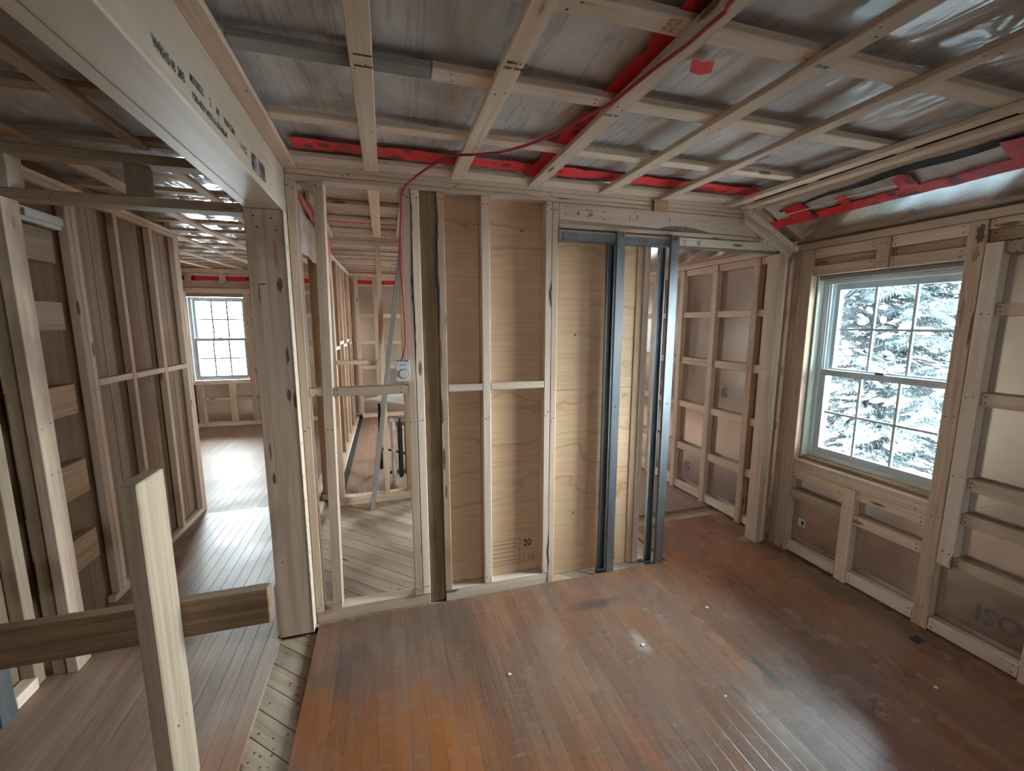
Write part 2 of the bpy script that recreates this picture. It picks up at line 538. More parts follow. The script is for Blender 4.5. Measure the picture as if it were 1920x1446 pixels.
def strip_floor(name, x0, x1, y0, y1, mat, w, label, z=0.0, thick=0.019):
    bm = bmesh.new()
    uvl = bm.loops.layers.uv.new('UVMap')
    n = max(1, round((x1 - x0) / w))
    w = (x1 - x0) / n
    rr = random.Random(name + str(x0))
    for i in range(n):
        a, b = x0 + i * w, x0 + (i + 1) * w
        y = y0 - rr.uniform(0, 0)
        while y < y1 - 1e-6:
            L = rr.uniform(0.7, 2.3)
            ye = min(y1, y + L)
            if y1 - ye < 0.25:
                ye = y1
            vs = [bm.verts.new((a, y, z)), bm.verts.new((b, y, z)), bm.verts.new((b, ye, z)), bm.verts.new((a, ye, z))]
            f = bm.faces.new(vs)
            for lp, uv in zip(f.loops, ((0.005, y), (0.995, y), (0.995, ye), (0.005, ye))):
                lp[uvl].uv = uv
            y = ye
    # edges of the flooring
    for (p, q) in (((x0, y0), (x1, y0)), ((x1, y0), (x1, y1)), ((x1, y1), (x0, y1)), ((x0, y1), (x0, y0))):
        vs = [bm.verts.new((p[0], p[1], z - thick)), bm.verts.new((q[0], q[1], z - thick)), bm.verts.new((q[0], q[1], z)), bm.verts.new((p[0], p[1], z))]
        f = bm.faces.new(vs)
        for lp in f.loops:
            lp[uvl].uv = (0.5, 0)
    o = finish(name, bm, mat)
    return tag(o, label, 'floor', None, 'structure')


strip_floor('floor', -0.38, 2.545, -3.0, 2.132, 'worn_hardwood', 0.058, 'worn orange-brown strip hardwood floor of the front room')
strip_floor('floor', 1.66, 2.545, 2.132, 2.60, 'worn_hardwood', 0.058, 'tongue of orange hardwood running through the pocket door opening')
strip_floor('floor', -1.50, -0.545, -3.0, 3.75, 'hall_hardwood', 0.058, 'glossy brown hardwood floor of the hall beyond the guard post')
strip_floor('floor', -3.15, -0.545, 3.75, 7.1, 'pink_hardwood', 0.058, 'lighter hardwood floor of the far room below the far window')
strip_floor('floor', -0.405, 1.2, 3.72, 7.1, 'pink_hardwood', 0.058, 'pinkish hardwood floor of the narrow room behind the stud closet')
strip_floor('floor', 1.22, 2.545, 2.745, 7.1, 'hall_hardwood', 0.058, 'brown hardwood floor of the room behind the pocket door')


def diag_subfloor():
    bm = bmesh.new()
    # 45 degree boards clipped to the strip and the closet area
    regions = [(-0.56, -0.37, -3.0, 2.14), (-0.56, 1.24, 2.10, 3.78), (1.2, 2.56, 2.12, 2.78), (0.85, 1.7, 2.10, 2.3)]
    W = 0.088
    X, Yd = Vector((1, -0.93, 0)).normalized(), Vector((0.93, 1, 0)).normalized()
    for i in range(-60, 62):
        o = Yd * (i * W)
        a, b = o + Yd * 0.0018, o + Yd * (W - 0.0018)
        poly0 = [a - X * 8, a + X * 8, b + X * 8, b - X * 8]
        for (x0, x1, y0, y1) in regions[:3]:
            poly = poly0
            for ax, val, sgn in ((0, x0, 1), (0, x1, -1), (1, y0, 1), (1, y1, -1)):
                out = []
                for j in range(len(poly)):
                    p, q = poly[j], poly[(j + 1) % len(poly)]
                    dp, dq = sgn * (p[ax] - val), sgn * (q[ax] - val)
                    if dp >= 0:
                        out.append(p)
                    if (dp > 0) != (dq > 0) and abs(dp - dq) > 1e-9:
                        out.append(p + (q - p) * (dp / (dp - dq)))
                poly = out
                if len(poly) < 3:
                    break
            if len(poly) >= 3:
                bot = [bm.verts.new((p.x, p.y, -0.045)) for p in poly]
                top = [bm.verts.new((p.x, p.y, -0.02)) for p in poly]
                bm.faces.new(top)
                n = len(poly)
                for j in range(n):
                    bm.faces.new((bot[j], bot[(j + 1) % n], top[(j + 1) % n], top[j]))
    bmesh.ops.recalc_face_normals(bm, faces=bm.faces)
    # sparse nail dots
    for _ in range(70):
        x, y = random.choice([(random.uniform(-0.53, -0.40), random.uniform(0.9, 2.05)), (random.uniform(-0.35, 0.12), random.uniform(2.3, 3.6))])
        disc(bm, (x, y, -0.02), (0, 0, 1), random.uniform(0.003, 0.005))
    M = Matrix.Rotation(math.atan2(-0.93, 1), 4, 'Z')
    o = finish('subfloor', bm, ['subfloor_boards', 'nail'], M)
    tag(o, 'grey diagonal subfloor boards in the gaps between the hardwood floors', 'floor', None, 'structure')


diag_subfloor()
slab('subfloor', [(-3.3, 2.75, -3.2, 7.3, -0.16, -0.046)], 'dark_gap', 'structure', 'dark void below the open floor boards', 'floor')

# ------------------------------------------------------------------ shell walls
WX = 2.55   # face of the foil boards on the right wall


def holed(x0, x1, y0, y1, z0, z1, holes, axis):
    """boxes of a wall lying along `axis` (0 = x, 1 = y), with rectangular holes (a0, a1, zb, zt)"""
    out = []
    a0, a1 = (x0, x1) if axis == 0 else (y0, y1)
    cuts = sorted(set([a0, a1] + [h[0] for h in holes] + [h[1] for h in holes]))
    for a, b in zip(cuts, cuts[1:]):
        hs = [h for h in holes if h[0] <= a + 1e-6 and h[1] >= b - 1e-6]
        segs = [(z0, z1)] if not hs else [(z0, hs[0][2]), (hs[0][3], z1)]
        for s in segs:
            out.append((a, b, y0, y1, s[0], s[1]) if axis == 0 else (x0, x1, a, b, s[0], s[1]))
    return out


slab('wall_right', holed(WX, WX + 0.17, -3.1, 7.25, -0.05, 2.46, [(1.30, 2.02, 0.64, 1.783), (4.6, 5.1, 0.9, 1.7)], 1), 'foil_facing',  # the farther hole is unseen, added for daylight in the next room
     'structure', 'foil-faced insulation boards behind the strapping of the right wall', 'wall')
slab('wall_far', holed(-3.3, 2.72, 7.10, 7.27, -0.05, 2.46, [(-2.66, -1.94, 0.675, 1.87), (1.0, 1.5, 0.9, 1.75)], 0), 'foil_facing',  # the hole right of the far window is unseen, added for daylight
     'structure', 'foil-faced boards on the end wall around the far window', 'wall')
slab('wall_rear', holed(-3.3, 2.72, -3.12, -3.0, -0.05, 2.46, [(0.64, 0.92, 1.10, 1.52)], 0), 'foil_facing', 'structure', 'foil-faced wall at the near end of the room', 'wall')  # unseen hole added for weak fill light from behind


def plank_wall(name, x, y0, y1, z1, label):
    bm = bmesh.new()
    y = y0
    rr = random.Random(3)
    while y < y1 - 0.02:
        w = rr.uniform(0.20, 0.30)
        ye = min(y1, y + w)
        d = rr.uniform(0, 0.006)
        hexa(bm, corners(x - 0.03, x - d, y + 0.003, ye - 0.004, -0.02, z1))
        y = ye
    hexa(bm, corners(x - 0.09, x - 0.031, y0, y1, -0.05, z1 + 0.25))
    bmesh.ops.recalc_face_normals(bm, faces=bm.faces)
    M = Matrix.Rotation(-PI / 2, 4, 'Y')
    o = finish(name, bm, ['old_planks'], M)
    return tag(o, label, 'wall', None, 'structure')


plank_wall('wall_left', -1.50, -3.0, 3.86, 2.2, 'old brown vertical planks behind the studs on the left')
slab('wall_left', [(-3.28, -3.15, 3.78, 7.2, -0.05, 2.46)] + [(-3.15, -1.50, 3.78, 3.865, -0.05, 2.46)], 'old_planks', 'structure', 'side wall of the far room left of the far window', 'wall')

# ------------------------------------------------------------------ ceiling


def poly_ceiling():
    bm = bmesh.new()
    xs = [-3.3 + i * (2.14 + 3.3) / 68 for i in range(69)]
    ys = [-3.1 + i * 10.4 / 130 for i in range(131)]
    from mathutils import noise
    grid = []
    for y in ys:
        row = []
        for x in xs:
            sag = noise.noise(Vector((x * 2.3, y * 2.3, 1.7))) * 0.010 + noise.noise(Vector((x * 7, y * 7, 4.0))) * 0.003
            row.append(bm.verts.new((x, y, zc(y) + 0.062 + sag)))
        grid.append(row)
    for r0, r1 in zip(grid, grid[1:]):
        for i in range(len(xs) - 1):
            bm.faces.new((r0[i], r1[i], r1[i + 1], r0[i + 1]))
    o = finish('ceiling', bm, 'poly_sheet', smooth=True)
    tag(o, 'shiny plastic vapour barrier over brown insulation across the flat ceiling', 'ceiling', None, 'structure')


poly_ceiling()
slab('ceiling', [(-3.4, 2.9, -3.2, 7.3, 2.45, 2.5)], 'dark_gap', 'structure', 'dark roof deck above the plastic sheet', 'ceiling')

# sloped foil strip along the right side: from (x 2.10, z 2.165) down to (2.55, 1.975)
SL0, SL1 = Vector((2.105, 0, 2.20)), Vector((2.512, 0, 1.985))


def slope(s, y, off=0.0):
    p = SL0 + (SL1 - SL0) * s
    n = Vector((-(SL1 - SL0).z, 0, (SL1 - SL0).x)).normalized()
    return Vector((p.x, y, p.z)) - n * off


def quad_strip(bm, rows):
    R = [[bm.verts.new(p) for p in r] for r in rows]
    for a, b in zip(R, R[1:]):
        for i in range(len(a) - 1):
            bm.faces.new((a[i], a[i + 1], b[i + 1], b[i]))


bm = bmesh.new()
quad_strip(bm, [[slope(s, y) for s in (0, 0.25, 0.5, 0.75, 1.0)] for y in [-3.0 + 0.25 * i for i in range(42)]])
quad_strip(bm, [[slope(s, y, -0.03) for s in (0, 1.08)] for y in (-3.0, 7.25)])
o = finish('ceiling', bm, 'foil_facing', smooth=False)
tag(o, 'sloped foil strip between the flat ceiling and the right wall', 'ceiling', None, 'structure')

bm = bmesh.new()
quad_strip(bm, [[slope(s, y, 0.004 + 0.004 * math.sin(y * 9 + s * 20)) for s in (0.06, 0.14, 0.22, 0.30, 0.38, 0.42)] for y in [-2.9 + 0.06 * i for i in range(84)]])
tag(finish('poly_flap', bm, 'white_poly', smooth=True), 'loose strip of white plastic sheet along the top of the sloped foil', 'plastic sheet')

# tear in that plastic: a wavy dark slit
bm = bmesh.new()
rows = []
for i in range(60):
    y = 2.02 - i * 0.05
    c = 0.225 + 0.05 * math.sin(y * 3.1 + 0.6) + 0.012 * math.sin(y * 17)
    w = 0.030 + 0.016 * math.sin(y * 5.3 + 1)
    rows.append([slope(c - w, y, 0.0105), slope(c + w, y, 0.0105)])
quad_strip(bm, rows)
tag(finish('torn_slit', bm, 'dark_gap'), 'long wavy dark slit torn in the white plastic above the right window', 'gap')


def slope_tape(name, s0, s1, y0, y1, label, off=0.013):
    bm = bmesh.new()
    n = max(2, int((y0 - y1) / 0.05))
    rr = random.Random(label)
    rows = []
    for i in range(n + 1):
        y = y0 + (y1 - y0) * i / n
        j = rr.uniform(-0.012, 0.012)
        rows.append([slope(s0 + j, y, off + rr.uniform(0, 0.002)), slope((s0 + s1) / 2, y, off + 0.004), slope(s1 + j * 0.6, y, off + rr.uniform(0, 0.002))])
    quad_strip(bm, rows)
    return tag(finish(name, bm, 'red_tape', smooth=True), label, 'tape', 'red tape on the sloped foil')


slope_tape('red_tape', 0.40, 0.53, 2.13, -2.6, 'long red tape joining the white plastic to the sloped foil')
slope_tape('red_tape', 0.20, 0.46, 1.98, 1.86, 'short red tape patch across the sloped foil seam nearest the corner', 0.019)
slope_tape('red_tape', 0.25, 0.42, 1.70, 1.655, 'small red tape tab across the sloped seam, second patch from the corner', 0.019)
slope_tape('red_tape', 0.22, 0.42, 1.44, 1.37, 'red tape tab across the sloped seam over the window head', 0.019)
slope_tape('red_tape', 0.16, 0.38, 1.08, 0.93, 'dark red tape patch over the torn plastic at the right edge', 0.019)

# ------------------------------------------------------------------ red tape on the flat ceiling


def ceil_tape(x0, x1, y0, y1, label, along):
    bm = bmesh.new()
    rr = random.Random(label)
    n = max(2, int(abs((x1 - x0) if along == 0 else (y1 - y0)) / 0.05))
    rows = []
    for i in range(n + 1):
        t = i / n
        j, k = rr.uniform(-0.007, 0.007), rr.uniform(0, 0.004)
        if along == 0:
            x = x0 + (x1 - x0) * t
            rows.append([(x, y0 + j, 2.2135 - k), (x, (y0 + y1) / 2, 2.211), (x, y1 - j, 2.2135 - k)])
        else:
            y = y0 + (y1 - y0) * t
            rows.append([(x0 + j, y, 2.2085 - k), ((x0 + x1) / 2, y, 2.207), (x1 - j, y, 2.2085 - k)])
    quad_strip(bm, rows)
    return tag(finish('red_tape', bm, 'red_tape', smooth=True), label, 'tape', 'red tape on the ceiling plastic')


ceil_tape(-0.33, 2.02, 1.93, 2.035, 'long red tape along the ceiling plastic above the back wall plate', 0)
ceil_tape(0.672, 0.80, 2.06, -1.5, 'dark red tape running along the third ceiling strap', 1)
bm = bmesh.new()
quad_strip(bm, [[(0.822, 1.068, 2.205), (0.85, 1.064, 2.199), (0.886, 1.058, 2.205)], [(0.857, 1.12, 2.205), (0.885, 1.117, 2.199), (0.92, 1.108, 2.205)]])
tag(finish('red_tape', bm, 'red_tape', smooth=True), 'small lone square of red tape on the ceiling plastic right of the red cable', 'tape', 'red tape on the ceiling plastic')

# ------------------------------------------------------------------ ceiling straps
G = 'ceiling straps running away from the camera'
ZS0, ZS1 = 2.170, 2.1895
nail_z = [0.12 + 0.0769 * i for i in range(11)]
main = [(-0.061, -0.003, 'first ceiling strap to the right of the big beam, with two dark slashes'),
        (0.321, 0.380, 'second ceiling strap right of the beam, stamped with black figures'),
        (0.706, 0.770, 'third ceiling strap right of the beam, with the red cable lying along it'),
        (1.097, 1.160, 'fourth ceiling strap right of the beam, ending above the metal studs'),
        (1.468, 1.525, 'fifth ceiling strap right of the beam, left of the close pair'),
        (1.925, 1.985, 'left strap of the close pair beside the sloped foil'),
        (2.055, 2.112, 'right strap of the close pair beside the sloped foil')]
straps = []
for i, (a, b, lab) in enumerate(main):
    straps.append(board('ceiling_strap', a, b, -2.95, 2.112 + (0.02 if i > 4 else 0), ZS0, ZS1, lab, 'strap', G, 'pale_lumber', ('-z', [0.61, 0.74, 0.84, 0.915, 0.985])))
board('ceiling_strap', -0.400, -0.345, -2.95, 2.150, ZS0, ZS1, 'wide trim board on the ceiling along the right edge of the big beam', 'strap', G, 'fresh_lumber', ('-z', [0.7, 0.8, 0.88, 0.985]))
board('ceiling_strap', -0.912, -0.856, -2.95, 2.112, ZS0, ZS1, 'ceiling strap left of the big beam', 'strap', G, 'dull_lumber', ('-z', [0.7, 0.83, 0.95]))
board('ceiling_strap', -1.300, -1.240, -2.95, 2.112, ZS0, ZS1, 'brown ceiling strap in the top left corner, left of the beam', 'strap', G, 'brown_lumber')
# flat strap marks
for j, (dy, ln) in enumerate(((1.235, 0.8), (1.285, 1.0))):
    s = slab('dark_slash', [(-0.050, -0.004, dy, dy + 0.006, 2.1688, 2.1696)], 'nail', parent=straps[0])
lettering('grade_stamp', 'MN 1 3', 0.018, (0.330, 1.166, 2.170), (1, 0, 0), (0, -1, 0), 'ink', straps[1])
lettering('grade_stamp', '185 3847', 0.016, (0.326, 1.190, 2.170), (1, 0, 0), (0, -1, 0), 'ink', straps[1])
lettering('grade_stamp', '058 38', 0.018, (0.708, 1.345, 2.170), (1, 0, 0), (0, -1, 0), 'ink', straps[2])
lettering('grade_stamp', '130 88', 0.017, (1.105, 0.95, 2.170), (1, 0, 0), (0, -1, 0), 'ink', straps[3])

GC = 'cross straps above the ceiling straps'
ZR0, ZR1 = 2.190, 2.211
r = board('cross_strap', -0.345, 0.151, 1.287, 1.343, ZR0, ZR1, 'grey weathered cross strap between the beam and the second strap', 'strap', GC, 'grey_lumber')
board('cross_strap', 0.153, 2.06, 1.283, 1.345, ZR0, ZR1, 'fresh cross strap butted against the grey weathered one', 'strap', GC, 'pale_lumber', ('-z', [0.03, 0.27, 0.30, 0.5, 0.71]))
board('cross_strap', -0.345, 2.06, 1.680, 1.733, ZR0, ZR1, 'second cross strap out from the back wall, with a black stamp', 'strap', GC, 'pale_lumber', ('-z', [0.14, 0.3, 0.43, 0.6, 0.77]))
r = board('cross_strap', -0.345, 2.06, 0.925, 0.987, ZR0, ZR1, 'cross strap nearest the camera, wide and pale at the top edge', 'strap', GC, 'pale_lumber', ('-z', [0.2, 0.32, 0.47, 0.62]))
lettering('grade_stamp', 'S-P-F', 0.020, (0.655, 0.930, 2.190), (0, 1, 0), (1, 0, 0), 'faint_ink', r)
lettering('grade_stamp', 'KD 04', 0.016, (0.675, 0.930, 2.190), (0, 1, 0), (1, 0, 0), 'faint_ink', r)
board('cross_strap', -0.395, 2.06, 2.062, 2.151, ZR0, ZR1, 'cross strap lying tight against the back wall plate', 'strap', GC, 'pale_lumber')
board('filler_strip', -0.343, 2.06, 2.1525, 2.200, 2.1695, 2.2105, 'filler strip closing the gap over the back wall top plates', 'strap', GC, 'pale_lumber')
for yy, lab in ((1.315, 'dark cross strap left of the beam, nearer the camera'), (1.706, 'dark cross strap left of the beam, second from the header'), (2.106, 'dark cross strap left of the beam, against the header plate')):
    board('cross_strap', -1.50, -0.548, yy - 0.03, yy + 0.03, ZR0, ZR1, lab, 'strap', GC, 'dull_lumber')


def far_board(name, x0, x1, y0, y1, dz0, dz1, label, cat, group, mat):
    cs = corners(x0, x1, y0, y1, 0, 0)
    for i, c in enumerate(cs):
        c.z = zc(c.y) + (dz0 if i < 4 else dz1)
    return tag(plank(name, cs, mat, None, None, 0.002), label, cat, group)


GF = 'cross straps over the far rooms'
k = 0
ordn = ['nearest', 'second', 'third', 'fourth', 'fifth', 'sixth', 'seventh', 'eighth', 'ninth', 'tenth', 'eleventh', 'twelfth', 'thirteenth']
yy = 2.42
while yy < 7.08:
    far_board('cross_strap', -3.14, 2.05, yy - 0.03, yy + 0.03, 0.020, 0.041, '%s cross strap of the ceiling beyond the header beam, counted from the post' % ordn[k], 'strap', GF, 'fresh_lumber')
    yy += 0.385
    k += 1
GL = 'ceiling straps over the hall and far room'
for a, b, lab in ((-0.900, -0.852, 'ceiling strap beyond the header, first left of the post'), (-1.272, -1.212, 'ceiling strap beyond the header, second left of the post'),
                  (-1.60, -1.55, 'ceiling strap beyond the header, third left of the post'), (-1.96, -1.90, 'ceiling strap over the far room, just right of the window'),
                  (-2.34, -2.28, 'ceiling strap over the far room, above the middle of the window'), (-2.72, -2.66, 'leftmost ceiling strap over the far room')):
    y0 = 2.24 if a > -1.45 else 3.9
    cs = corners(a, b, y0, 3.6, 2.17, 2.1895) if a > -1.45 else None
    far_board('ceiling_strap', a, b, y0 if a < -1.45 else 3.6, 7.04, 0.0, 0.0195, lab, 'strap', GL, 'pale_lumber')
    if cs:
        tag(plank('ceiling_strap', cs, 'pale_lumber'), lab.replace('ceiling strap beyond the header', 'nearer length of the ceiling strap beyond the header'), 'strap', GL)
GK = 'ceiling straps over the stud closet'
board('ceiling_strap', -0.060, -0.003, 2.24, 3.615, ZS0, ZS1, 'pale strap down the middle of the closet ceiling', 'strap', GK, 'pale_lumber')
board('ceiling_strap', -0.372, -0.352, 2.55, 3.615, ZS0 - 0.03, ZS1, 'strap along the left edge of the closet ceiling', 'strap', GK, 'pale_lumber')
board('ceiling_strap', 0.108, 0.150, 2.24, 3.615, ZS0, ZS1, 'strap along the right edge of the closet ceiling', 'strap', GK, 'fresh_lumber')

# ------------------------------------------------------------------ big beam, post, header to the left
bm_o = board('ceiling_beam', -0.545, -0.395, -2.95, 2.238, 1.976, 2.168, 'deep pale laminated beam with black stamped writing on its side', 'beam', None, 'laminated_beam', bevel=0.004)
for zf in (-0.506,):
    slab('ply_seam', [(zf, zf + 0.001, -2.9, 2.236, 1.9752, 1.9762)], 'nail', parent=bm_o)
T = dict(xdir=(0, 1, 0), ydir=(0, 0, 1), mat='ink', parent=bm_o)
for txt, size, y, z, xs in (('WRHS', 0.030, 1.030, 2.013, 0.78), ('18', 0.028, 1.100, 2.013, 0.75), ('28B', 0.028, 1.132, 2.014, 0.75), ('MSR28525', 0.025, 1.194, 2.036, 0.72),
                            ('2', 0.025, 1.305, 2.035, 0.9), ('M', 0.025, 1.350, 2.035, 1.1), ('1058 DM', 0.025, 1.401, 2.036, 0.95), ('158-859 M37-S 88 MLM', 0.022, 1.195, 2.001, 1.05),
                            ('1 4-CS', 0.028, 1.533, 2.022, 0.9), ('MT1', 0.076, 1.652, 2.001, 0.40), ('1988', 0.080, 1.728, 2.003, 0.56)):
    lettering('stamp', txt, size, (-0.395, y, z), xs=xs, bold=0.03, **T)

po = board('wall_post', -0.545, -0.397, 2.080, 2.238, 0.0, 1.975, 'wide built-up post carrying the end of the big beam', 'post', None, 'post_lumber', ('-y', [0.2, 0.985]), bevel=0.003)
slab('edge_strip', [(-0.3965, -0.3945, 2.078, 2.150, 0.0, 1.974)], 'pale_lumber', parent=po)
slab('packing_block', [(-0.56, -0.5455, 2.10, 2.2, 0.0, 0.26)], 'pale_lumber', parent=po)

GH = 'framing over the hall opening'
board('top_plate', -1.50, -0.547, 2.152, 2.237, 2.130, 2.168, 'brown top plate running left from the big beam', 'plate', GH, 'dull_lumber')
board('door_header', -1.50, -0.547, 2.152, 2.237, 1.968, 2.006, 'low header board spanning the hall opening left of the post', 'header', GH, 'dull_lumber', ('-y', [0.3, 0.985]))
board('cripple_stud', -0.972, -0.907, 2.155, 2.235, 2.006, 2.130, 'short cripple stud between the hall header and its top plate', 'stud', GH, 'dull_lumber')
board('cripple_stud', -1.405, -1.335, 2.155, 2.235, 2.006, 2.130, 'short cripple stud at the far left above the hall header', 'stud', GH, 'pale_lumber')

# ------------------------------------------------------------------ left partition
GP = 'studs of the left partition'
board('wall_stud', -1.380, -1.341, 2.113, 2.200, 0.0, 1.968, 'pale stud nearest the camera on the left, under the header end', 'stud', GP, 'post_lumber', ('+x', [0.45, 0.55]))
board('wall_stud', -1.430, -1.390, 2.118, 2.200, 0.0, 1.968, 'stud just left of the pale one under the header end', 'stud', GP, 'dull_lumber')
board('wall_stud', -1.499, -1.450, 2.060, 2.110, 0.0, 1.968, 'leftmost stud at the picture edge beyond the guard rail', 'stud', GP, 'dull_lumber')
PX0, PX1 = -1.497, -1.460
board('wall_stud', PX0, PX1, 2.668, 2.705, 0.038, 2.118, 'front stud of the doubled pair in the left partition', 'stud', GP, 'pale_lumber', ('+x', [0.02, 0.98]))
board('wall_stud', PX0, PX1, 2.709, 2.746, 0.038, 2.118, 'rear stud of the doubled pair in the left partition', 'stud', GP, 'pale_lumber', ('+x', [0.02, 0.98]))
board('wall_stud', PX0, PX1, 3.064, 3.101, 0.038, 2.118, 'first single stud after the doubled pair in the left partition', 'stud', GP, 'fresh_lumber', ('+x', [0.02, 0.98]))
board('wall_stud', PX0, PX1, 3.452, 3.489, 0.038, 2.118, 'second single stud after the doubled pair in the left partition', 'stud', GP, 'fresh_lumber', ('+x', [0.02, 0.98]))
board('wall_stud', PX0, PX1, 3.790, 3.826, 0.038, 2.118, 'inner end stud of the left partition beside the far window', 'stud', GP, 'pale_lumber')
board('wall_stud', PX0, PX1, 3.830, 3.868, 0.0, 2.165, 'outer end stud closing the left partition beside the far window', 'stud', GP, 'pale_lumber', ('+x', [0.02, 0.5, 0.98]))
board('top_plate', PX0, PX1, 2.40, 3.829, 2.119, 2.142, 'lower top plate of the left partition', 'plate', GP, 'fresh_lumber')
board('top_plate', PX0, PX1, 2.40, 3.829, 2.144, 2.169, 'upper top plate of the left partition', 'plate', GP, 'pale_lumber')
board('sole_plate', PX0, PX1, 2.63, 3.829, 0.0, 0.037, 'floor plate of the left partition', 'plate', GP, 'pale_lumber')
board('blocking', PX0, PX1, 2.747, 3.063, 1.172, 1.206, 'blocking after the doubled studs in the left partition', 'blocking', GP, 'pale_lumber')
board('blocking', PX0, PX1, 3.102, 3.451, 1.168, 1.202, 'middle blocking of the left partition', 'blocking', GP, 'pale_lumber')
board('blocking', PX0, PX1, 3.490, 3.789, 1.164, 1.198, 'blocking at the far end of the left partition', 'blocking', GP, 'pale_lumber')
GB = 'girts on the old planks'
for z0, z1, lab in ((1.773, 1.917, 'topmost'), (1.468, 1.597, 'second from top'), (1.069, 1.213, 'middle'), (0.676, 0.843, 'second from bottom'), (0.329, 0.481, 'lowest')):
    board('wall_girt', -1.499, -1.445, 2.212, 2.535, z0, z1, 'short rough wood girt nailed across the old planks, %s of five' % lab, 'girt', GB, 'dull_lumber' if z0 > 1.2 else 'brown_lumber')
board('backing_board', -1.499, -1.48, 2.212, 2.26, 0.02, 0.328, 'pale board between the lowest girt and the floor on the left', 'board', None, 'pale_lumber')
for z0, z1, lab in ((0.482, 0.675, 'lower'), (0.844, 1.068, 'middle'), (1.214, 1.467, 'upper')):
    board('backing_board', -1.499, -1.48, 2.212, 2.25, z0, z1, 'pale %s board filling between girts at the left edge' % lab, 'board', 'pale boards between the girts', 'pale_lumber')
lt = slab('white_trim', [(-1.498, -1.47, 2.40, 2.65, 1.94, 2.0)], 'window_vinyl', None, 'pale white strip fixture high behind the left partition', 'light fixture')  # plain white strip with a raised bar
slab('tube', [(-1.4695, -1.455, 2.41, 2.64, 1.958, 1.988)], 'white_top', parent=lt)  # raised pale bar on the face of the strip
board('base_plate', -1.495, -1.44, 1.95, 2.058, 0.0, 0.05, 'short plate on the floor behind the steel foot at the left edge', 'plate', None, 'pale_lumber')


def channel(x0, x1, y0, y1, z0, z1, open_dir, t=0.0018, lip=0.006):
    """steel stud: U channel boxes with small lips; open_dir is the side left open"""
    if open_dir == '+y':
        return [(x0, x1, y0, y0 + t, z0, z1), (x0, x0 + t, y0 + t, y1, z0, z1), (x1 - t, x1, y0 + t, y1, z0, z1), (x0 + t, x0 + lip, y1 - t, y1, z0, z1), (x1 - lip, x1 - t, y1 - t, y1, z0, z1)]
    if open_dir == '-y':
        return [(x0, x1, y1 - t, y1, z0, z1), (x0, x0 + t, y0, y1 - t, z0, z1), (x1 - t, x1, y0, y1 - t, z0, z1), (x0 + t, x0 + lip, y0, y0 + t, z0, z1), (x1 - lip, x1 - t, y0, y0 + t, z0, z1)]


slab('steel_stud', channel(-1.475, -1.433, 1.866, 1.935, 0.0, 2.165, '+y'), 'galvanised_steel', None, 'grey steel stud whose foot stands at the left edge below the rail', 'stud')

# ------------------------------------------------------------------ guard post and rail in the foreground
board('guard_post', -0.709, -0.6625, 1.340, 1.486, 0.0, 1.066, 'free-standing guard post with a grey cut top in the left foreground', 'post', None, 'guard_lumber', ('+x', [0.25]), bevel=0.004)
board('guard_rail', -1.56, -0.414, 1.4875, 1.5325, 0.492, 0.616, 'horizontal guard rail plank fixed behind the foreground guard post', 'rail', None, 'streaky_lumber', bevel=0.004)

# ------------------------------------------------------------------ back wall frame
BY0, BY1 = 2.152, 2.213
GW = 'back wall framing'
N3 = ('-y', [0.015, 0.46, 0.985])
board('top_plate', -0.393, 2.085, BY0, BY1 + 0.02, 2.148, 2.1685, 'upper top plate of the back wall, meeting the ceiling straps', 'plate', GW, 'fresh_lumber', ('-y', [0.1, 0.3, 0.5, 0.75]))
board('top_plate', -0.393, 2.085, BY0 + 0.004, BY1 + 0.02, 2.125, 2.1465, 'lower top plate of the back wall, resting on the studs', 'plate', GW, 'pale_lumber')
board('sole_plate', -0.393, 0.178, BY0 + 0.012, BY1 + 0.02, -0.0195, 0.050, 'floor plate of the open closet frame beside the wide post', 'plate', GW, 'fresh_lumber')
board('sole_plate', 0.262, 0.89, BY0 + 0.004, BY1, -0.0195, 0.050, 'floor plate below the plywood bays', 'plate', GW, 'pale_lumber')
board('wall_stud', -0.393, -0.356, BY0, BY1 + 0.02, 0.051, 2.124, 'stud standing tight against the right side of the wide post', 'stud', GW, 'fresh_lumber', N3)
board('wall_stud', -0.312, -0.268, BY0 - 0.004, BY1 + 0.02, 0.051, 2.124, 'leaning stud in the middle of the open closet frame, second from the post', 'stud', GW, 'fresh_lumber', N3, lean=(0.030, 0))
board('wall_stud', 0.097, 0.136, BY0, BY1 + 0.02, 0.051, 2.124, 'left stud of the split pair beside the thermostat', 'stud', GW, 'fresh_lumber', N3)
board('wall_stud', 0.1385, 0.177, BY0, BY1 + 0.02, 0.051, 2.124, 'right stud of the split pair beside the thermostat', 'stud', GW, 'pale_lumber', N3)
board('wall_stud', 0.179, 0.257, BY0 + 0.018, BY1 + 0.06, -0.019, 2.124, 'old dark brown timber stud between the closet and the plywood', 'stud', GW, 'streaky_lumber')
board('wall_stud', 0.259, 0.2955, BY0, BY1, 0.051, 2.124, 'ragged stud right of the old brown timber', 'stud', GW, 'stained_lumber', N3)
board('wall_stud', 0.479, 0.5215, BY0, BY1, 0.051, 2.124, 'middle stud between the two plywood bays', 'stud', GW, 'pale_lumber', N3)
board('wall_stud', 0.8215, 0.8555, BY0, BY1, 0.051, 2.124, 'cracked left stud of the pair right of the plywood bays', 'stud', GW, 'pale_lumber', N3)
board('wall_stud', 0.8575, 0.8915, BY0, BY1, -0.019, 2.124, 'right stud of the pair, at the edge of the pocket door bay', 'stud', GW, 'fresh_lumber', N3)
board('blocking', -0.355, -0.297, BY0, BY1, 1.158, 1.196, 'short blocking between the wide post stud and the leaning stud', 'blocking', GW, 'fresh_lumber')
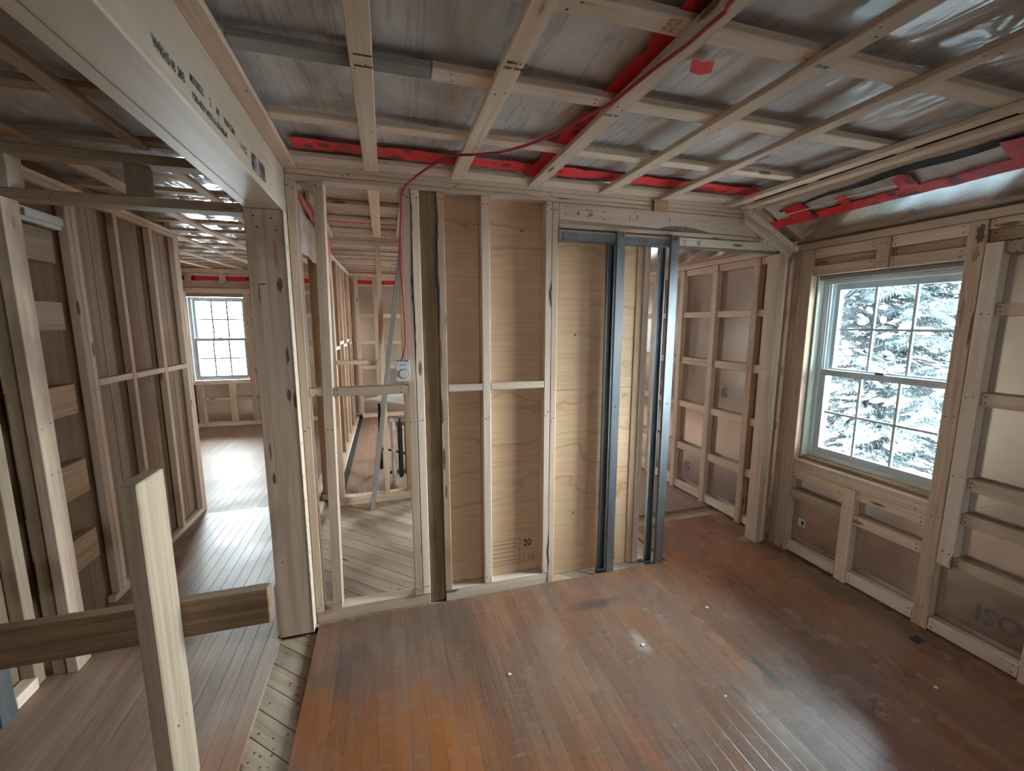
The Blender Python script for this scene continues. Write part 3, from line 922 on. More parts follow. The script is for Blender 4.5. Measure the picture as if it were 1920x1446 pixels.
board('blocking', -0.249, 0.096, BY0, BY1, 1.153, 1.194, 'long blocking across the open closet frame below the thermostat', 'blocking', GW, 'fresh_lumber', ('-y', [0.05, 0.9]))
board('blocking', 0.2965, 0.478, BY0, BY1, 1.151, 1.188, 'blocking across the left plywood bay', 'blocking', GW, 'pale_lumber')
board('blocking', 0.5225, 0.8205, BY0, BY1, 1.151, 1.188, 'blocking across the right plywood bay', 'blocking', GW, 'pale_lumber')

# splits in the studs (dark, ragged)


def crack(x, z0, z1, w, y, label, seed):
    bm = bmesh.new()
    rr = random.Random(seed)
    rows = []
    n = 22
    for i in range(n + 1):
        t = i / n
        ww = w * (0.25 + math.sin(PI * t) * rr.uniform(0.5, 1.1))
        xx = x + rr.uniform(-0.0015, 0.0015) + 0.003 * math.sin(t * 9)
        rows.append([(xx - ww / 2, y, z0 + (z1 - z0) * t), (xx + ww / 2, y, z0 + (z1 - z0) * t)])
    quad_strip(bm, rows)
    return tag(finish('wood_split', bm, 'dark_gap'), label, 'split', 'dark splits in the studs')


crack(0.1375, 1.28, 2.11, 0.009, BY0 - 0.0012, 'long black split between the two studs beside the thermostat', 1)
crack(0.2583, 1.45, 2.10, 0.010, BY0 - 0.0012, 'long black split left of the ragged stud', 2)
crack(0.8565, 0.06, 0.30, 0.008, BY0 - 0.0012, 'black split at the foot of the cracked stud', 3)
crack(0.851, 1.58, 1.72, 0.009, BY0 - 0.0012, 'short black tear high on the cracked stud', 4)

pw = slab('wall_back', [(0.262, 0.873, BY1 + 0.001, BY1 + 0.016, -0.019, 1.167), (0.262, 0.873, BY1 + 0.001, BY1 + 0.016, 1.170, 2.15)], 'plywood', 'structure', 'two plywood sheets closing the back of the stud bays', 'wall')
pw2 = slab('wall_back', [(0.876, 1.406, BY1 + 0.001, BY1 + 0.016, -0.012, 1.120), (0.876, 1.406, BY1 + 0.001, BY1 + 0.016, 1.123, 1.998)], 'plywood', 'structure', 'plywood sheet behind the pocket door frame', 'wall')
# stencil on the plywood
sb = []
for z0 in (0.103, 0.252):
    sb.append((0.53, 0.705, BY1 - 0.0004, BY1 + 0.0006, z0, z0 + 0.004))
sb.append((0.702, 0.706, BY1 - 0.0004, BY1 + 0.0006, 0.103, 0.256))
for i in range(5):
    sb.append((0.535, 0.69 - 0.01 * (i % 3), BY1 - 0.0004, BY1 + 0.0006, 0.125 + i * 0.026, 0.131 + i * 0.026))
slab('ply_stencil', sb, 'faint_ink', parent=pw)
lettering('ply_stencil', '20', 0.062, (0.724, BY1, 0.205), (1, 0, 0), (0, 0, 1), 'ink', pw, 0.8)
lettering('ply_stencil', 'J 16', 0.055, (0.720, BY1, 0.118), (1, 0, 0), (0, 0, 1), 'faint_ink', pw, 0.9)
lettering('ply_stencil', 'JAS', 0.045, (1.300, BY1, 0.075), (0, 0, -1), (1, 0, 0), 'ink', pw2, 0.8)
lettering('ply_stencil', 'SPF', 0.035, (1.340, BY1, 1.06), (1, 0, 0), (0, 0, 1), 'faint_ink', pw2, 0.8)

# ------------------------------------------------------------------ pocket door frame
GD = 'pocket door frame'
cs = corners(0.893, 2.20, BY0, BY1 + 0.02, 2.040, 2.123)
cs[5].x = cs[6].x = 2.10
cs[4].x = cs[7].x = 0.893
cs[5].z = cs[6].z = 2.122
cs[1].z = cs[2].z = 2.020
hb = tag(plank('door_header', cs, 'pale_lumber', None, ('-y', [0.03, 0.12, 0.2, 0.34, 0.52, 0.6, 0.7, 0.8, 0.9])), 'scarred pale header beam over the pocket door', 'header', GD)
for x, s in ((0.99, '-4'), (1.085, '811'), (1.31, '|'), (1.345, '13'), (1.55, '- 1')):
    lettering('stamp', s, 0.032, (x, BY0, 2.065), (1, 0, 0) if s != '811' else (0, 0, 1), (0, 0, 1) if s != '811' else (-1, 0, 0), 'ink', hb, 0.7)
bm = bmesh.new()
rows = []
for i in range(25):
    t = i / 24
    x = 1.50 + t * 0.34
    rows.append([(x, BY0 - 0.001, 2.0285 - 0.004 * t), (x, BY0 - 0.001, 2.030 - 0.003 * t + 0.018 * max(0, math.sin(PI * (t ** 0.8))))])
quad_strip(bm, rows)
ch = finish('bark_gouge', bm, 'gouge', None, hb)
board('ledger', 0.895, 2.215, BY0, BY1 + 0.02, 1.998, 2.0185, 'thin ledger strip under the scarred header beam', 'ledger', GD, 'fresh_lumber')
board('packing_block', 1.455, 1.546, BY0 - 0.012, BY0 - 0.001, 2.112, 2.182, 'small brown wood block nailed over the top plates above the pocket door', 'block', None, 'brown_lumber')
pr_ = empty('pocket_door_header', (1.63, 2.17, 1.94), 'pocket door header of pale wood with a steel track and printed sizes', 'door header', GD)
hd = plank('header_board', corners(0.905, 2.375, BY0 + 0.006, BY1 + 0.012, 1.9445, 1.990), 'pale_lumber', pr_, ('-y', [0.82, 0.93]))
slab('steel_track', [(0.905, 2.372, BY0 + 0.008, BY1 + 0.010, 1.9365, 1.9440)], 'galvanised_steel', parent=pr_)
slab('steel_track', [(0.915, 1.215, BY0 - 0.004, BY0 + 0.0055, 1.938, 1.976), (1.282, 1.565, BY0 - 0.004, BY0 + 0.0055, 1.936, 1.972)], 'galvanised_steel', parent=pr_)
slab('end_bracket', [(2.3755, 2.380, BY0, BY1 + 0.01, 1.93, 1.992)], 'black_metal', parent=pr_)
slab('end_bracket', [(0.8925, 0.9045, BY0 - 0.003, BY0 + 0.02, 1.925, 1.992)], 'galvanised_steel', parent=pr_)
for x, s in ((1.612, '30"'), (1.665, '28"'), (1.765, '24"')):
    lettering('size_mark', s, 0.024, (x, BY0 + 0.006, 1.957), (1, 0, 0), (0, 0, 1), 'ink', hd, 0.8, 0.006)
    slab('tick_mark', [(x + 0.022, x + 0.0235, BY0 + 0.0045, BY0 + 0.0055, 1.977, 1.988), (x + 0.022, x + 0.0235, BY0 + 0.0045, BY0 + 0.0055, 1.945, 1.954)], 'ink', parent=hd)
for x0, x1, bx, lab in ((1.228, 1.276, 1.200, 'left steel split stud of the pocket door, in front of the plywood'), (1.572, 1.624, 1.532, 'right steel split stud of the pocket door, at the opening edge')):
    st = empty('steel_stud', ((x0 + x1) / 2, 2.16, 0), lab, 'stud', GD)
    f = slab('front_channel', channel(x0, x1, 2.128, 2.1475, -0.019 if x0 < 1.3 else 0.0, 1.9925, '+y'), 'galvanised_steel', parent=st)
    slab('slot_hole', [(x0 + 0.012, x0 + 0.019, 2.1272, 2.1282, 1.965, 1.986), (x0 + 0.028, x0 + 0.035, 2.1272, 2.1282, 1.965, 1.986)], 'dark_gap', parent=f)
    slab('screw', [(x0 + 0.018, x0 + 0.026, 2.1272, 2.1282, 1.02, 1.028)], 'dark_gap', parent=f)
    slab('back_channel', channel(bx, bx + 0.046, 2.180, 2.199, -0.019, 1.934, '-y'), 'galvanised_steel', parent=st)
    slab('floor_plate', [(bx - 0.01, x1 + 0.004, 2.149, 2.1785, -0.0195, -0.005)], 'galvanised_steel', parent=st)
board('door_jamb', 1.408, 1.452, BY1 - 0.004, BY1 + 0.06, -0.019, 1.996, 'brown jamb stud at the right edge of the plywood behind the steel studs', 'stud', GD, 'brown_lumber')
board('door_jamb', 1.454, 1.494, BY1 - 0.008, BY1 + 0.06, -0.019, 1.996, 'pale jamb stud beside the brown one at the pocket door opening', 'stud', GD, 'pale_lumber')
board('door_jamb', 1.515, 1.55, 3.02, 3.10, 0.0, 2.1, 'reddish stud seen just inside the pocket door opening', 'stud', GD, 'stained_lumber')
board('door_jamb', 2.384, 2.424, BY0 - 0.006, 2.240, 0.0, 1.996, 'wide corner stud at the right side of the pocket door opening', 'stud', GD, 'fresh_lumber', ('-x', [0.1, 0.3, 0.6, 0.8]))
board('corner_stud', 2.426, 2.452, BY0 - 0.004, 2.236, 0.0, 1.985, 'thin pale strip on the corner stud edge', 'stud', GD, 'pale_lumber')
board('corner_stud', 2.454, 2.497, BY0 + 0.016, 2.236, 0.0, 1.96, 'shadowed brown stud in the right corner', 'stud', GD, 'brown_lumber')


def raked(p, q, w, y0, y1, mat, label, cat, group):
    P_, Q_ = Vector((p[0], 0, p[1])), Vector((q[0], 0, q[1]))
    d = (Q_ - P_).normalized()
    n = Vector((d.z, 0, -d.x)) * w    # downward side
    if n.z > 0:
        n = -n
    cs = []
    for base in (n, Vector((0, 0, 0))):
        for (pt, y) in ((P_, y0), (Q_, y0), (Q_, y1), (P_, y1)):
            c = pt + base
            cs.append(Vector((c.x, y, c.z)))
    o = plank('raked_brace', cs, mat, None, ('-y', [0.05, 0.5, 0.9]))
    return tag(o, label, cat, group)


raked((2.095, 2.168), (2.498, 1.966), 0.034, 2.118, 2.150, 'pale_lumber', 'upper pale brace slanting down from the ceiling to the right corner', 'brace', 'raked braces in the corner')
raked((2.080, 2.134), (2.458, 1.945), 0.040, 2.124, 2.1505, 'pale_lumber', 'lower pale brace slanting beneath the other one in the right corner', 'brace', 'raked braces in the corner')
bm = bmesh.new()
hexa(bm, [slope(-0.03, -2.9, 0.018), slope(0.10, -2.9, 0.018), slope(0.10, 2.11, 0.018), slope(-0.03, 2.11, 0.018), slope(-0.03, -2.9, 0.0125), slope(0.10, -2.9, 0.0125), slope(0.10, 2.11, 0.0125), slope(-0.03, 2.11, 0.0125)])
bmesh.ops.recalc_face_normals(bm, faces=bm.faces)
Mx = Matrix.Rotation(PI / 2, 4, 'Z')
tag(finish('nailing_strip', bm, 'fresh_lumber', Mx), 'stained nailing strip at the top of the slope beside the close strap pair', 'strip')

# ------------------------------------------------------------------ right wall strapping
RX0, RX1 = 2.500, 2.549
GR = 'right wall strapping'


def vert(y0, y1, z0, z1, label, mat='fresh_lumber', x0=RX0, nails=(0.05, 0.3, 0.55, 0.8)):
    return board('wall_strap', x0, RX1, y0, y1, z0, z1, label, 'strap', GR, mat, ('-x', list(nails)))


def horz(y0, y1, z0, z1, label, mat='fresh_lumber', x0=RX0 + 0.006):
    return board('wall_strap', x0, RX1, y0, y1, z0, z1, label, 'strap', GR, mat, ('-x', [0.06, 0.94]))


board('top_plate', RX0 - 0.004, RX1, -2.9, 2.150, 1.944, 1.983, 'top plate of the right wall under the sloped foil', 'plate', GR, 'fresh_lumber', ('-x', [0.6, 0.75, 0.9]))
vert(2.110, 2.150, 0.0, 1.943, 'narrow board in the right corner, left of the window', 'stained_lumber')
vert(2.022, 2.108, 0.0, 1.943, 'wide board edging the left side of the right window', 'fresh_lumber')
vert(1.611, 1.675, 1.785, 1.943, 'short strap above the right window', 'stained_lumber', nails=(0.2, 0.8))
vert(1.633, 1.699, 0.0, 0.566, 'short strap below the right window', 'fresh_lumber')
vert(1.241, 1.305, 0.0, 1.943, 'full height stained strap edging the right side of the window', 'stained_lumber')
vert(1.180, 1.238, 0.358, 1.842, 'pale strap hanging clear of the floor right of the window', 'pale_lumber', RX0 - 0.004)
vert(0.858, 0.922, 0.0, 1.943, 'strap at the right picture edge', 'fresh_lumber')
for (ya, yb, w) in ((1.676, 2.020, 'left half'), (1.306, 1.610, 'right half')):
    horz(ya, yb, 1.886, 1.942, 'upper board over the window, %s' % w)
    horz(ya, yb, 1.842, 1.885, 'recessed reddish board over the window, %s' % w, 'brown_lumber', RX0 + 0.022)
    horz(ya, yb, 1.784, 1.841, 'board along the window head, %s' % w)
horz(0.923, 1.240, 1.899, 1.942, 'upper board right of the window head')
horz(0.923, 1.240, 1.846, 1.898, 'reddish board right of the window head', 'brown_lumber', RX0 + 0.014)
horz(1.128, 1.179, 1.790, 1.843, 'stub block right of the window head', 'stained_lumber')
horz(1.306, 2.020, 0.568, 0.634, 'upper sill board under the right window', 'fresh_lumber')
horz(1.700, 2.020, 0.508, 0.567, 'lower sill board under the window, left half')
horz(1.306, 1.632, 0.512, 0.567, 'lower sill board under the window, right half')
horz(1.700, 2.020, 0.374, 0.432, 'knotty low strap under the window, left half', 'stained_lumber')
horz(1.306, 1.632, 0.366, 0.420, 'low strap under the window, right half')
horz(1.700, 2.020, 0.012, 0.076, 'base strap under the window, left half', 'pale_lumber', RX0 + 0.002)
horz(1.306, 1.632, 0.012, 0.080, 'base strap under the window, right half', 'pale_lumber', RX0 + 0.002)
horz(0.923, 1.240, 0.010, 0.072, 'base strap right of the window', 'pale_lumber', RX0 + 0.002)
for z0, z1, w in ((1.531, 1.584, 'highest'), (1.137, 1.196, 'second'), (0.746, 0.804, 'third'), (0.582, 0.637, 'fourth'), (0.365, 0.417, 'lowest')):
    horz(0.923, 1.179 if z0 > 0.4 else 1.184, z0, z1, 'cross strap between window and picture edge, %s of five' % w)
    board('wall_strap', RX0 + 0.006, RX1, 0.10, 0.857, z0, z1, 'cross strap continuing past the picture edge, %s of five' % w, 'strap', GR, 'fresh_lumber')
board('wall_strap', RX0 + 0.002, RX1, 0.10, 0.857, 0.010, 0.072, 'base strap continuing past the picture edge', 'strap', GR, 'pale_lumber')
slab('blue_gap', [(2.541, 2.549, 0.95, 1.127, 1.795, 1.843)], 'dark_gap', None, 'dark slot beside the stub block right of the window head', 'gap')
slab('floor_gap', [(2.525, 2.549, 0.80, 2.02, 0.001, 0.0095)], 'dark_gap', None, 'thin black gap under the base straps of the right wall', 'gap')
wrt = bpy.data.objects['wall_right']
lettering('foil_print', 'ISO', 0.115, (2.55, 1.105, 0.150), (0, -1, 0), (0, 0, 1), 'foil_ink', wrt, 0.9, 0.0)
lettering('foil_print', 'IS', 0.105, (2.55, 2.73, 0.92), (0, -1, 0), (0, 0, 1), 'foil_ink', wrt, 0.9, 0.0)
lettering('foil_print', 'IS', 0.105, (2.55, 3.10, 0.20), (0, -1, 0), (0, 0, 1), 'foil_ink', wrt, 0.9, 0.0)
sk = slab('paper_sticker', [(2.5482, 2.5496, 1.935, 1.985, 0.190, 0.238)], 'white_plastic', None, 'small white sticker with a black mark on the foil below the window', 'sticker')
slab('sticker_mark', [(2.5474, 2.5481, 1.945, 1.962, 0.200, 0.228)], 'ink', parent=sk)

GQ = 'right wall strapping beyond the pocket door'


def vert2(y0, y1, label, mat='fresh_lumber'):
    board('wall_strap', RX0, RX1, y0, y1, 0.0, 1.951, label, 'strap', GQ, mat, ('-x', [0.1, 0.3, 0.6, 0.9]))


board('top_plate', RX0 - 0.004, RX1, 2.242, 7.04, 1.952, 1.992, 'top plate of the right wall beyond the pocket door', 'plate', GQ, 'stained_lumber')
edges = [(2.405, 2.458, 'nearest upright strap beyond the pocket door', 'stained_lumber'), (2.797, 2.853, 'second upright strap beyond the pocket door', 'fresh_lumber'), (3.187, 3.238, 'third upright strap beyond the pocket door', 'fresh_lumber'), (3.58, 3.635, 'fourth upright strap beyond the pocket door', 'stained_lumber')]
for a, b, lab, m in edges:
    vert2(a, b, lab, m)
bays = [(2.242, 2.404, 'stub bay'), (2.459, 2.796, 'first bay'), (2.854, 3.186, 'second bay'), (3.239, 3.579, 'third bay'), (3.636, 4.40, 'fourth bay')]
for a, b, lab in bays:
    for z0, z1, w in ((1.900, 1.950, 'top'), (1.546, 1.593, 'high'), (1.148, 1.208, 'middle'), (0.765, 0.817, 'low'), (0.378, 0.438, 'lower'), (0.014, 0.077, 'base')):
        board('wall_strap', RX0 + 0.008, RX1, a, b, z0, z1, '%s cross strap in the %s beyond the pocket door' % (w, lab), 'strap', GQ, 'fresh_lumber' if z0 > 0.1 else 'pale_lumber')

# ------------------------------------------------------------------ windows


def double_hung(name, O, U, D, W, H, label, mull_lo=(1 / 3, 2 / 3), fr=0.045, mw=0.0065):
    """frame in local u (across), v (up), d (out of the room); origin O at lower left as seen from inside"""
    O, U, D = Vector(O), Vector(U), Vector(D)
    V = Vector((0, 0, 1))
    root = empty(name, O, label, 'window', None, 'structure')

    def part(nm, boxes, mat, parent):
        bm = bmesh.new()
        for (u0, u1, v0, v1, d0, d1) in boxes:
            hexa(bm, [O + U * u + V * v + D * d for (u, d, v) in ((u0, d0, v0), (u1, d0, v0), (u1, d1, v0), (u0, d1, v0), (u0, d0, v1), (u1, d0, v1), (u1, d1, v1), (u0, d1, v1))])
        bmesh.ops.recalc_face_normals(bm, faces=bm.faces)
        return finish(nm, bm, mat, None, parent)
    mid = 0.497 * H
    part('window_frame', [(0, W, 0, fr * 0.55, 0, 0.11), (0, W, H - fr * 0.45, H, 0, 0.11), (0, 0.020, fr * 0.55, H - fr * 0.45, 0, 0.11), (W - 0.020, W, fr * 0.55, H - fr * 0.45, 0, 0.11),
                          (0.020, 0.028, mid, H - fr * 0.45, 0.006, 0.014), (0.020, 0.028, mid, H - fr * 0.45, 0.022, 0.030), (0.028, 0.036, mid, H - fr * 0.45, 0.034, 0.044)], 'window_vinyl', root)
    # lower sash (inner)
    a, b, lo, hi, d0, d1, s = 0.021, W - 0.021, fr * 0.58, mid + 0.012, 0.012, 0.042, 0.036
    ls = part('lower_sash', [(a, b, lo, lo + s, d0, d1), (a, b, hi - s, hi, d0, d1), (a, a + s, lo + s, hi - s, d0, d1), (b - s, b, lo + s, hi - s, d0, d1)], 'sash_vinyl', root)
    gw, gh = b - a - 2 * s, hi - lo - 2 * s
    part('muntin', [(a + s + gw * t - mw, a + s + gw * t + mw, lo + s, hi - s, d0 + 0.009, d0 + 0.021) for t in mull_lo] +
         [(a + s + gw * t0 + mw, a + s + gw * t1 - mw, lo + s + gh * 0.5 - mw, lo + s + gh * 0.5 + mw, d0 + 0.009, d0 + 0.021) for t0, t1 in ((0, 1 / 3), (1 / 3, 2 / 3), (2 / 3, 1))], 'sash_vinyl', ls)
    part('pane', [(a + s - 0.003, b - s + 0.003, lo + s - 0.003, hi - s + 0.003, d0 + 0.0225, d0 + 0.0255)], 'window_glass', ls)
    part('sash_lock', [(W * 0.47, W * 0.53, hi, hi + 0.012, d0 - 0.002, d0 + 0.022)], 'black_metal', ls)
    part('lift_handle', [(W * 0.38, W * 0.58, lo + 0.006, lo + 0.014, d0 - 0.008, d0)], 'white_plastic', ls)
    # upper sash (outer)
    lo2, hi2, d2, d3 = mid - 0.012, H - fr * 0.47, 0.050, 0.080
    a2, b2, s2 = 0.030, W - 0.026, 0.034
    us = part('upper_sash', [(a2, b2, lo2, lo2 + s2, d2, d3), (a2, b2, hi2 - s2, hi2, d2, d3), (a2, a2 + s2, lo2 + s2, hi2 - s2, d2, d3), (b2 - s2, b2, lo2 + s2, hi2 - s2, d2, d3)], 'sash_vinyl', root)
    gw, gh = b2 - a2 - 2 * s2, hi2 - lo2 - 2 * s2
    part('muntin', [(a2 + s2 + gw * t - mw, a2 + s2 + gw * t + mw, lo2 + s2, hi2 - s2, d2 + 0.009, d2 + 0.021) for t in mull_lo] +
         [(a2 + s2 + gw * t0 + mw, a2 + s2 + gw * t1 - mw, lo2 + s2 + gh * 0.5 - mw, lo2 + s2 + gh * 0.5 + mw, d2 + 0.009, d2 + 0.021) for t0, t1 in ((0, 1 / 3), (1 / 3, 2 / 3), (2 / 3, 1))], 'sash_vinyl', us)
    part('pane', [(a2 + s2 - 0.003, b2 - s2 + 0.003, lo2 + s2 - 0.003, hi2 - s2 + 0.003, d2 + 0.0225, d2 + 0.0255)], 'window_glass', us)
    return root


double_hung('window_1', (2.598, 2.010, 0.660), (0, -1, 0), (1, 0, 0), 0.705, 1.095, 'grey vinyl double-hung window in the right wall, snowy trees outside')
double_hung('window_2', (-2.650, 7.125, 0.680), (1, 0, 0), (0, 1, 0), 0.705, 1.185, 'far double-hung window at the end of the hall, glowing white', mw=0.011)
# rough opening lining of the right window
bm = bmesh.new()
for b in ((2.551, 2.70, 2.011, 2.019, 0.645, 1.78), ):
    hexa(bm, corners(*b))
o = finish('trim_1', bm, 'pale_foam')
tag(o, 'pale green foam strip in the gap left of the right window', 'trim', None, 'structure')
board('trim_2', 2.551, 2.70, 1.301, 2.010, 0.641, 0.659, 'brown sill board below the right window frame', 'trim', None, 'brown_lumber')['kind'] = 'structure'
board('trim_3', 2.551, 2.70, 1.301, 2.010, 1.757, 1.782, 'grey strip in the gap over the right window', 'trim', None, 'grey_lumber')['kind'] = 'structure'  # grey wood stands in for the shadowed gap above the frame

# ------------------------------------------------------------------ second stud wall behind the closet
GS = 'second stud wall behind the closet'
SY0, SY1 = 3.640, 3.720
board('sole_plate', -0.425, 1.20, SY0, SY1, -0.0195, 0.012, 'lower floor plate of the second stud wall behind the closet', 'plate', GS, 'fresh_lumber')
board('sole_plate', -0.384, 1.20, SY0 + 0.002, SY1, 0.013, 0.050, 'upper floor plate of the second stud wall behind the closet', 'plate', GS, 'fresh_lumber')
board('wall_stud', -0.424, -0.386, SY0, SY1, 0.013, 2.108, 'left end stud of the second stud wall', 'stud', GS, 'stained_lumber', N3)
board('wall_stud', -0.060, -0.020, SY0, SY1, 0.051, 2.108, 'middle stud of the second stud wall', 'stud', GS, 'fresh_lumber', N3, lean=(0.009, 0))
board('wall_stud', 0.127, 0.172, SY0, SY1, 0.051, 2.108, 'right stud of the second stud wall, beside the thermostat pair', 'stud', GS, 'brown_lumber', N3)
board('wall_stud', 0.56, 0.60, SY0, SY1, 0.051, 2.108, 'stud of the second stud wall hidden by the plywood', 'stud', GS, 'fresh_lumber')
board('wall_stud', 1.16, 1.20, SY0, SY1, 0.051, 2.108, 'end stud of the second stud wall behind the plywood', 'stud', GS, 'fresh_lumber')
board('top_plate', -0.424, 1.20, SY0, SY1, 2.109, 2.138, 'lower top plate of the second stud wall', 'plate', GS, 'fresh_lumber')
board('top_plate', -0.424, 1.20, SY0 - 0.004, SY1, 2.140, 2.1685, 'upper top plate of the second stud wall', 'plate', GS, 'stained_lumber', ('-y', [0.15, 0.5]))
board('blocking', -0.385, -0.056, SY0, SY1, 1.168, 1.202, 'blocking in the left bay of the second stud wall', 'blocking', GS, 'fresh_lumber')
board('blocking', -0.014, 0.126, SY0, SY1, 1.160, 1.194, 'blocking in the right bay of the second stud wall', 'blocking', GS, 'fresh_lumber')

GT = 'long row of studs behind the second stud wall'
TX0, TX1 = -0.572, -0.487
ty = [3.80, 4.20, 4.62, 5.05, 5.50, 5.94, 6.38, 6.80]
for i, y in enumerate(ty):
    nm = ['nearest', 'second', 'third', 'fourth', 'fifth', 'sixth', 'seventh', 'farthest'][i]
    board('wall_stud', TX0, TX1, y, y + 0.038, 0.036, zc(y) - 0.045, '%s stud of the long receding stud row' % nm, 'stud', GT, ['brown_lumber', 'stained_lumber', 'fresh_lumber'][i % 3])
for i in range(7):
    z = [1.21, 1.17, 1.22, 1.26, 1.21, 1.25, 1.20][i]
    board('blocking', TX0, TX1, ty[i] + 0.039, ty[i + 1] - 0.001, z, z + 0.036, 'blocking between the %s and next stud of the long receding row' % ['nearest', 'second', 'third', 'fourth', 'fifth', 'sixth', 'seventh'][i], 'blocking', GT, 'pale_lumber')
board('sole_plate', TX0, TX1 + 0.03, 3.76, 7.04, 0.001, 0.035, 'floor plate of the long receding stud row', 'plate', GT, 'pale_lumber')
cs = corners(TX0, TX1, 3.74, 7.04, 0, 0)
for i, c in enumerate(cs):
    c.z = zc(c.y) - (0.044 if i < 4 else 0.006)
tag(plank('top_plate', cs, 'pale_lumber'), 'pale top plate running along the long receding stud row', 'plate', GT)
board('floor_strip', -0.655, -0.60, 3.78, 5.2, 0.001, 0.055, 'pale orange strip of wood on the far room floor left of the stud row', 'board', None, 'fresh_lumber')
board('floor_strip', -0.600, -0.552, 3.24, 3.70, -0.019, 0.02, 'short pale board on the subfloor beside the closet', 'board', None, 'pale_lumber')
slab('floor_gap', [(-0.455, -0.408, 3.725, 7.0, -0.0195, 0.0012)], 'dark_gap', None, 'black gap along the floor at the foot of the stud row', 'gap')

# plastic sheet at the left of the closet
bm = bmesh.new()
rows = []
for i in range(31):
    z = 1.845 + (2.20 - 1.845) * i / 30
    rows.append([(-0.380 + 0.006 * math.sin(y * 14 + z * 9) + 0.003 * math.sin(y * 41 + z * 23), y, z + 0.012 * (y - 2.3)) for y in [2.26 + 0.03 * k for k in range(45)]])
quad_strip(bm, rows)
tag(finish('poly_flap', bm, 'white_poly', smooth=True), 'crinkled white plastic sheet hanging between the two leftmost closet studs', 'plastic sheet')
bm = bmesh.new()
quad_strip(bm, [[(-0.366 + 0.002 * math.sin(y * 30), y, 2.088 - 0.03 * (y - 2.3) / 0.45), (-0.366, y, 2.122)] for y in [2.262 + 0.04 * k for k in range(33)]])
tag(finish('red_tape', bm, 'red_tape'), 'slanting red tape on the hanging plastic inside the closet frame', 'tape', 'red tape on the closet plastic')
# crumpled plastic bulging between the closet straps
bm = bmesh.new()
rows = []
from mathutils import noise
for i in range(50):
    y = 2.25 + i * (3.62 - 2.25) / 49
    rows.append([(x, y, 2.2165 - 0.004 * noise.noise(Vector((x * 6, y * 9, 0.3))) - 0.002 * noise.noise(Vector((x * 20, y * 26, 2)))) for x in [-0.37 + 0.02 * k for k in range(80)]])
quad_strip(bm, rows)
tag(finish('poly_flap', bm, 'white_poly', smooth=True), 'crumpled pale plastic across the ceiling of the stud closet', 'plastic sheet')
bm = bmesh.new()
quad_strip(bm, [[(x, 3.245 + 0.004 * math.sin(x * 50), 2.192), (x, 3.285, 2.192)] for x in [-0.34 + 0.04 * k for k in range(25)]])
tag(finish('red_tape', bm, 'red_tape'), 'thin red tape line across the closet ceiling', 'tape', 'red tape on the closet plastic')

# ------------------------------------------------------------------ far end wall
GE = 'end wall strapping around the far window'
FY0, FY1 = 7.050, 7.099


def fw(name, x0, x1, z0, z1, label, cat='strap', mat='fresh_lumber', y0=FY0):
    return board(name, x0, x1, y0, FY1, z0, z1, label, cat, GE, mat)


fw('top_plate', -3.14, 2.495, 2.203, 2.262, 'top plate along the end wall over the far window', 'plate', 'fresh_lumber')
fw('door_header', -2.80, -0.93, 1.995, 2.058, 'upper board over the far window', 'board', 'stained_lumber', FY0 + 0.006)
fw('door_header', -2.80, -0.93, 1.930, 1.990, 'lower board over the far window', 'board', 'fresh_lumber', FY0 + 0.004)
fw('wall_strap', -2.636, -2.570, 2.06, 2.202, 'short strap over the far window, left', mat='fresh_lumber', y0=FY0 - 0.002)
fw('wall_strap', -2.221, -2.146, 2.06, 2.202, 'short strap over the far window, right', mat='stained_lumber', y0=FY0 - 0.002)
fw('wall_strap', -1.944, -1.880, 0.062, 1.929, 'upright strap right of the far window')
fw('wall_strap', -2.735, -2.668, 0.062, 1.929, 'upright strap left of the far window')
fw('wall_strap', -2.641, -2.560, 0.062, 0.622, 'short strap under the far window, left')
fw('wall_strap', -2.228, -2.156, 0.062, 0.622, 'short strap under the far window, middle')
fw('sill_board', -2.667, -1.945, 0.624, 0.662, 'sill board under the far window', 'board', 'pale_lumber')
fw('wall_strap', -2.559, -2.229, 0.382, 0.430, 'low cross strap under the far window, left', y0=FY0 + 0.008)
fw('wall_strap', -2.155, -1.945, 0.382, 0.430, 'low cross strap under the far window, right', y0=FY0 + 0.008)
fw('sole_plate', -3.14, -0.574, 0.001, 0.060, 'base strap of the end wall below the far window', 'plate', 'pale_lumber')
for z0, z1, w in ((1.588, 1.644, 'top'), (1.175, 1.232, 'second'), (0.780, 0.831, 'third'), (0.385, 0.436, 'lowest')):
    fw('wall_strap', -1.879, -0.576, z0, z1, '%s cross strap on the end wall right of the far window' % w, y0=FY0 + 0.008)
    fw('wall_strap', -0.383, -0.168, z0, z1, '%s cross strap on the end wall of the narrow room, left bay' % w, y0=FY0 + 0.008)
    fw('wall_strap', -0.094, 0.44, z0, z1, '%s cross strap on the end wall of the narrow room, right bay' % w, y0=FY0 + 0.008)
fw('wall_strap', -0.438, -0.384, 0.062, 2.202, 'left upright strap on the end wall of the narrow room')
fw('wall_strap', -0.167, -0.095, 0.062, 2.202, 'middle upright strap on the end wall of the narrow room')
fw('wall_strap', 0.441, 0.505, 0.062, 2.202, 'right upright strap on the end wall of the narrow room')
fw('sole_plate', -0.405, 1.2, 0.001, 0.060, 'base strap on the end wall of the narrow room', 'plate', 'pale_lumber')
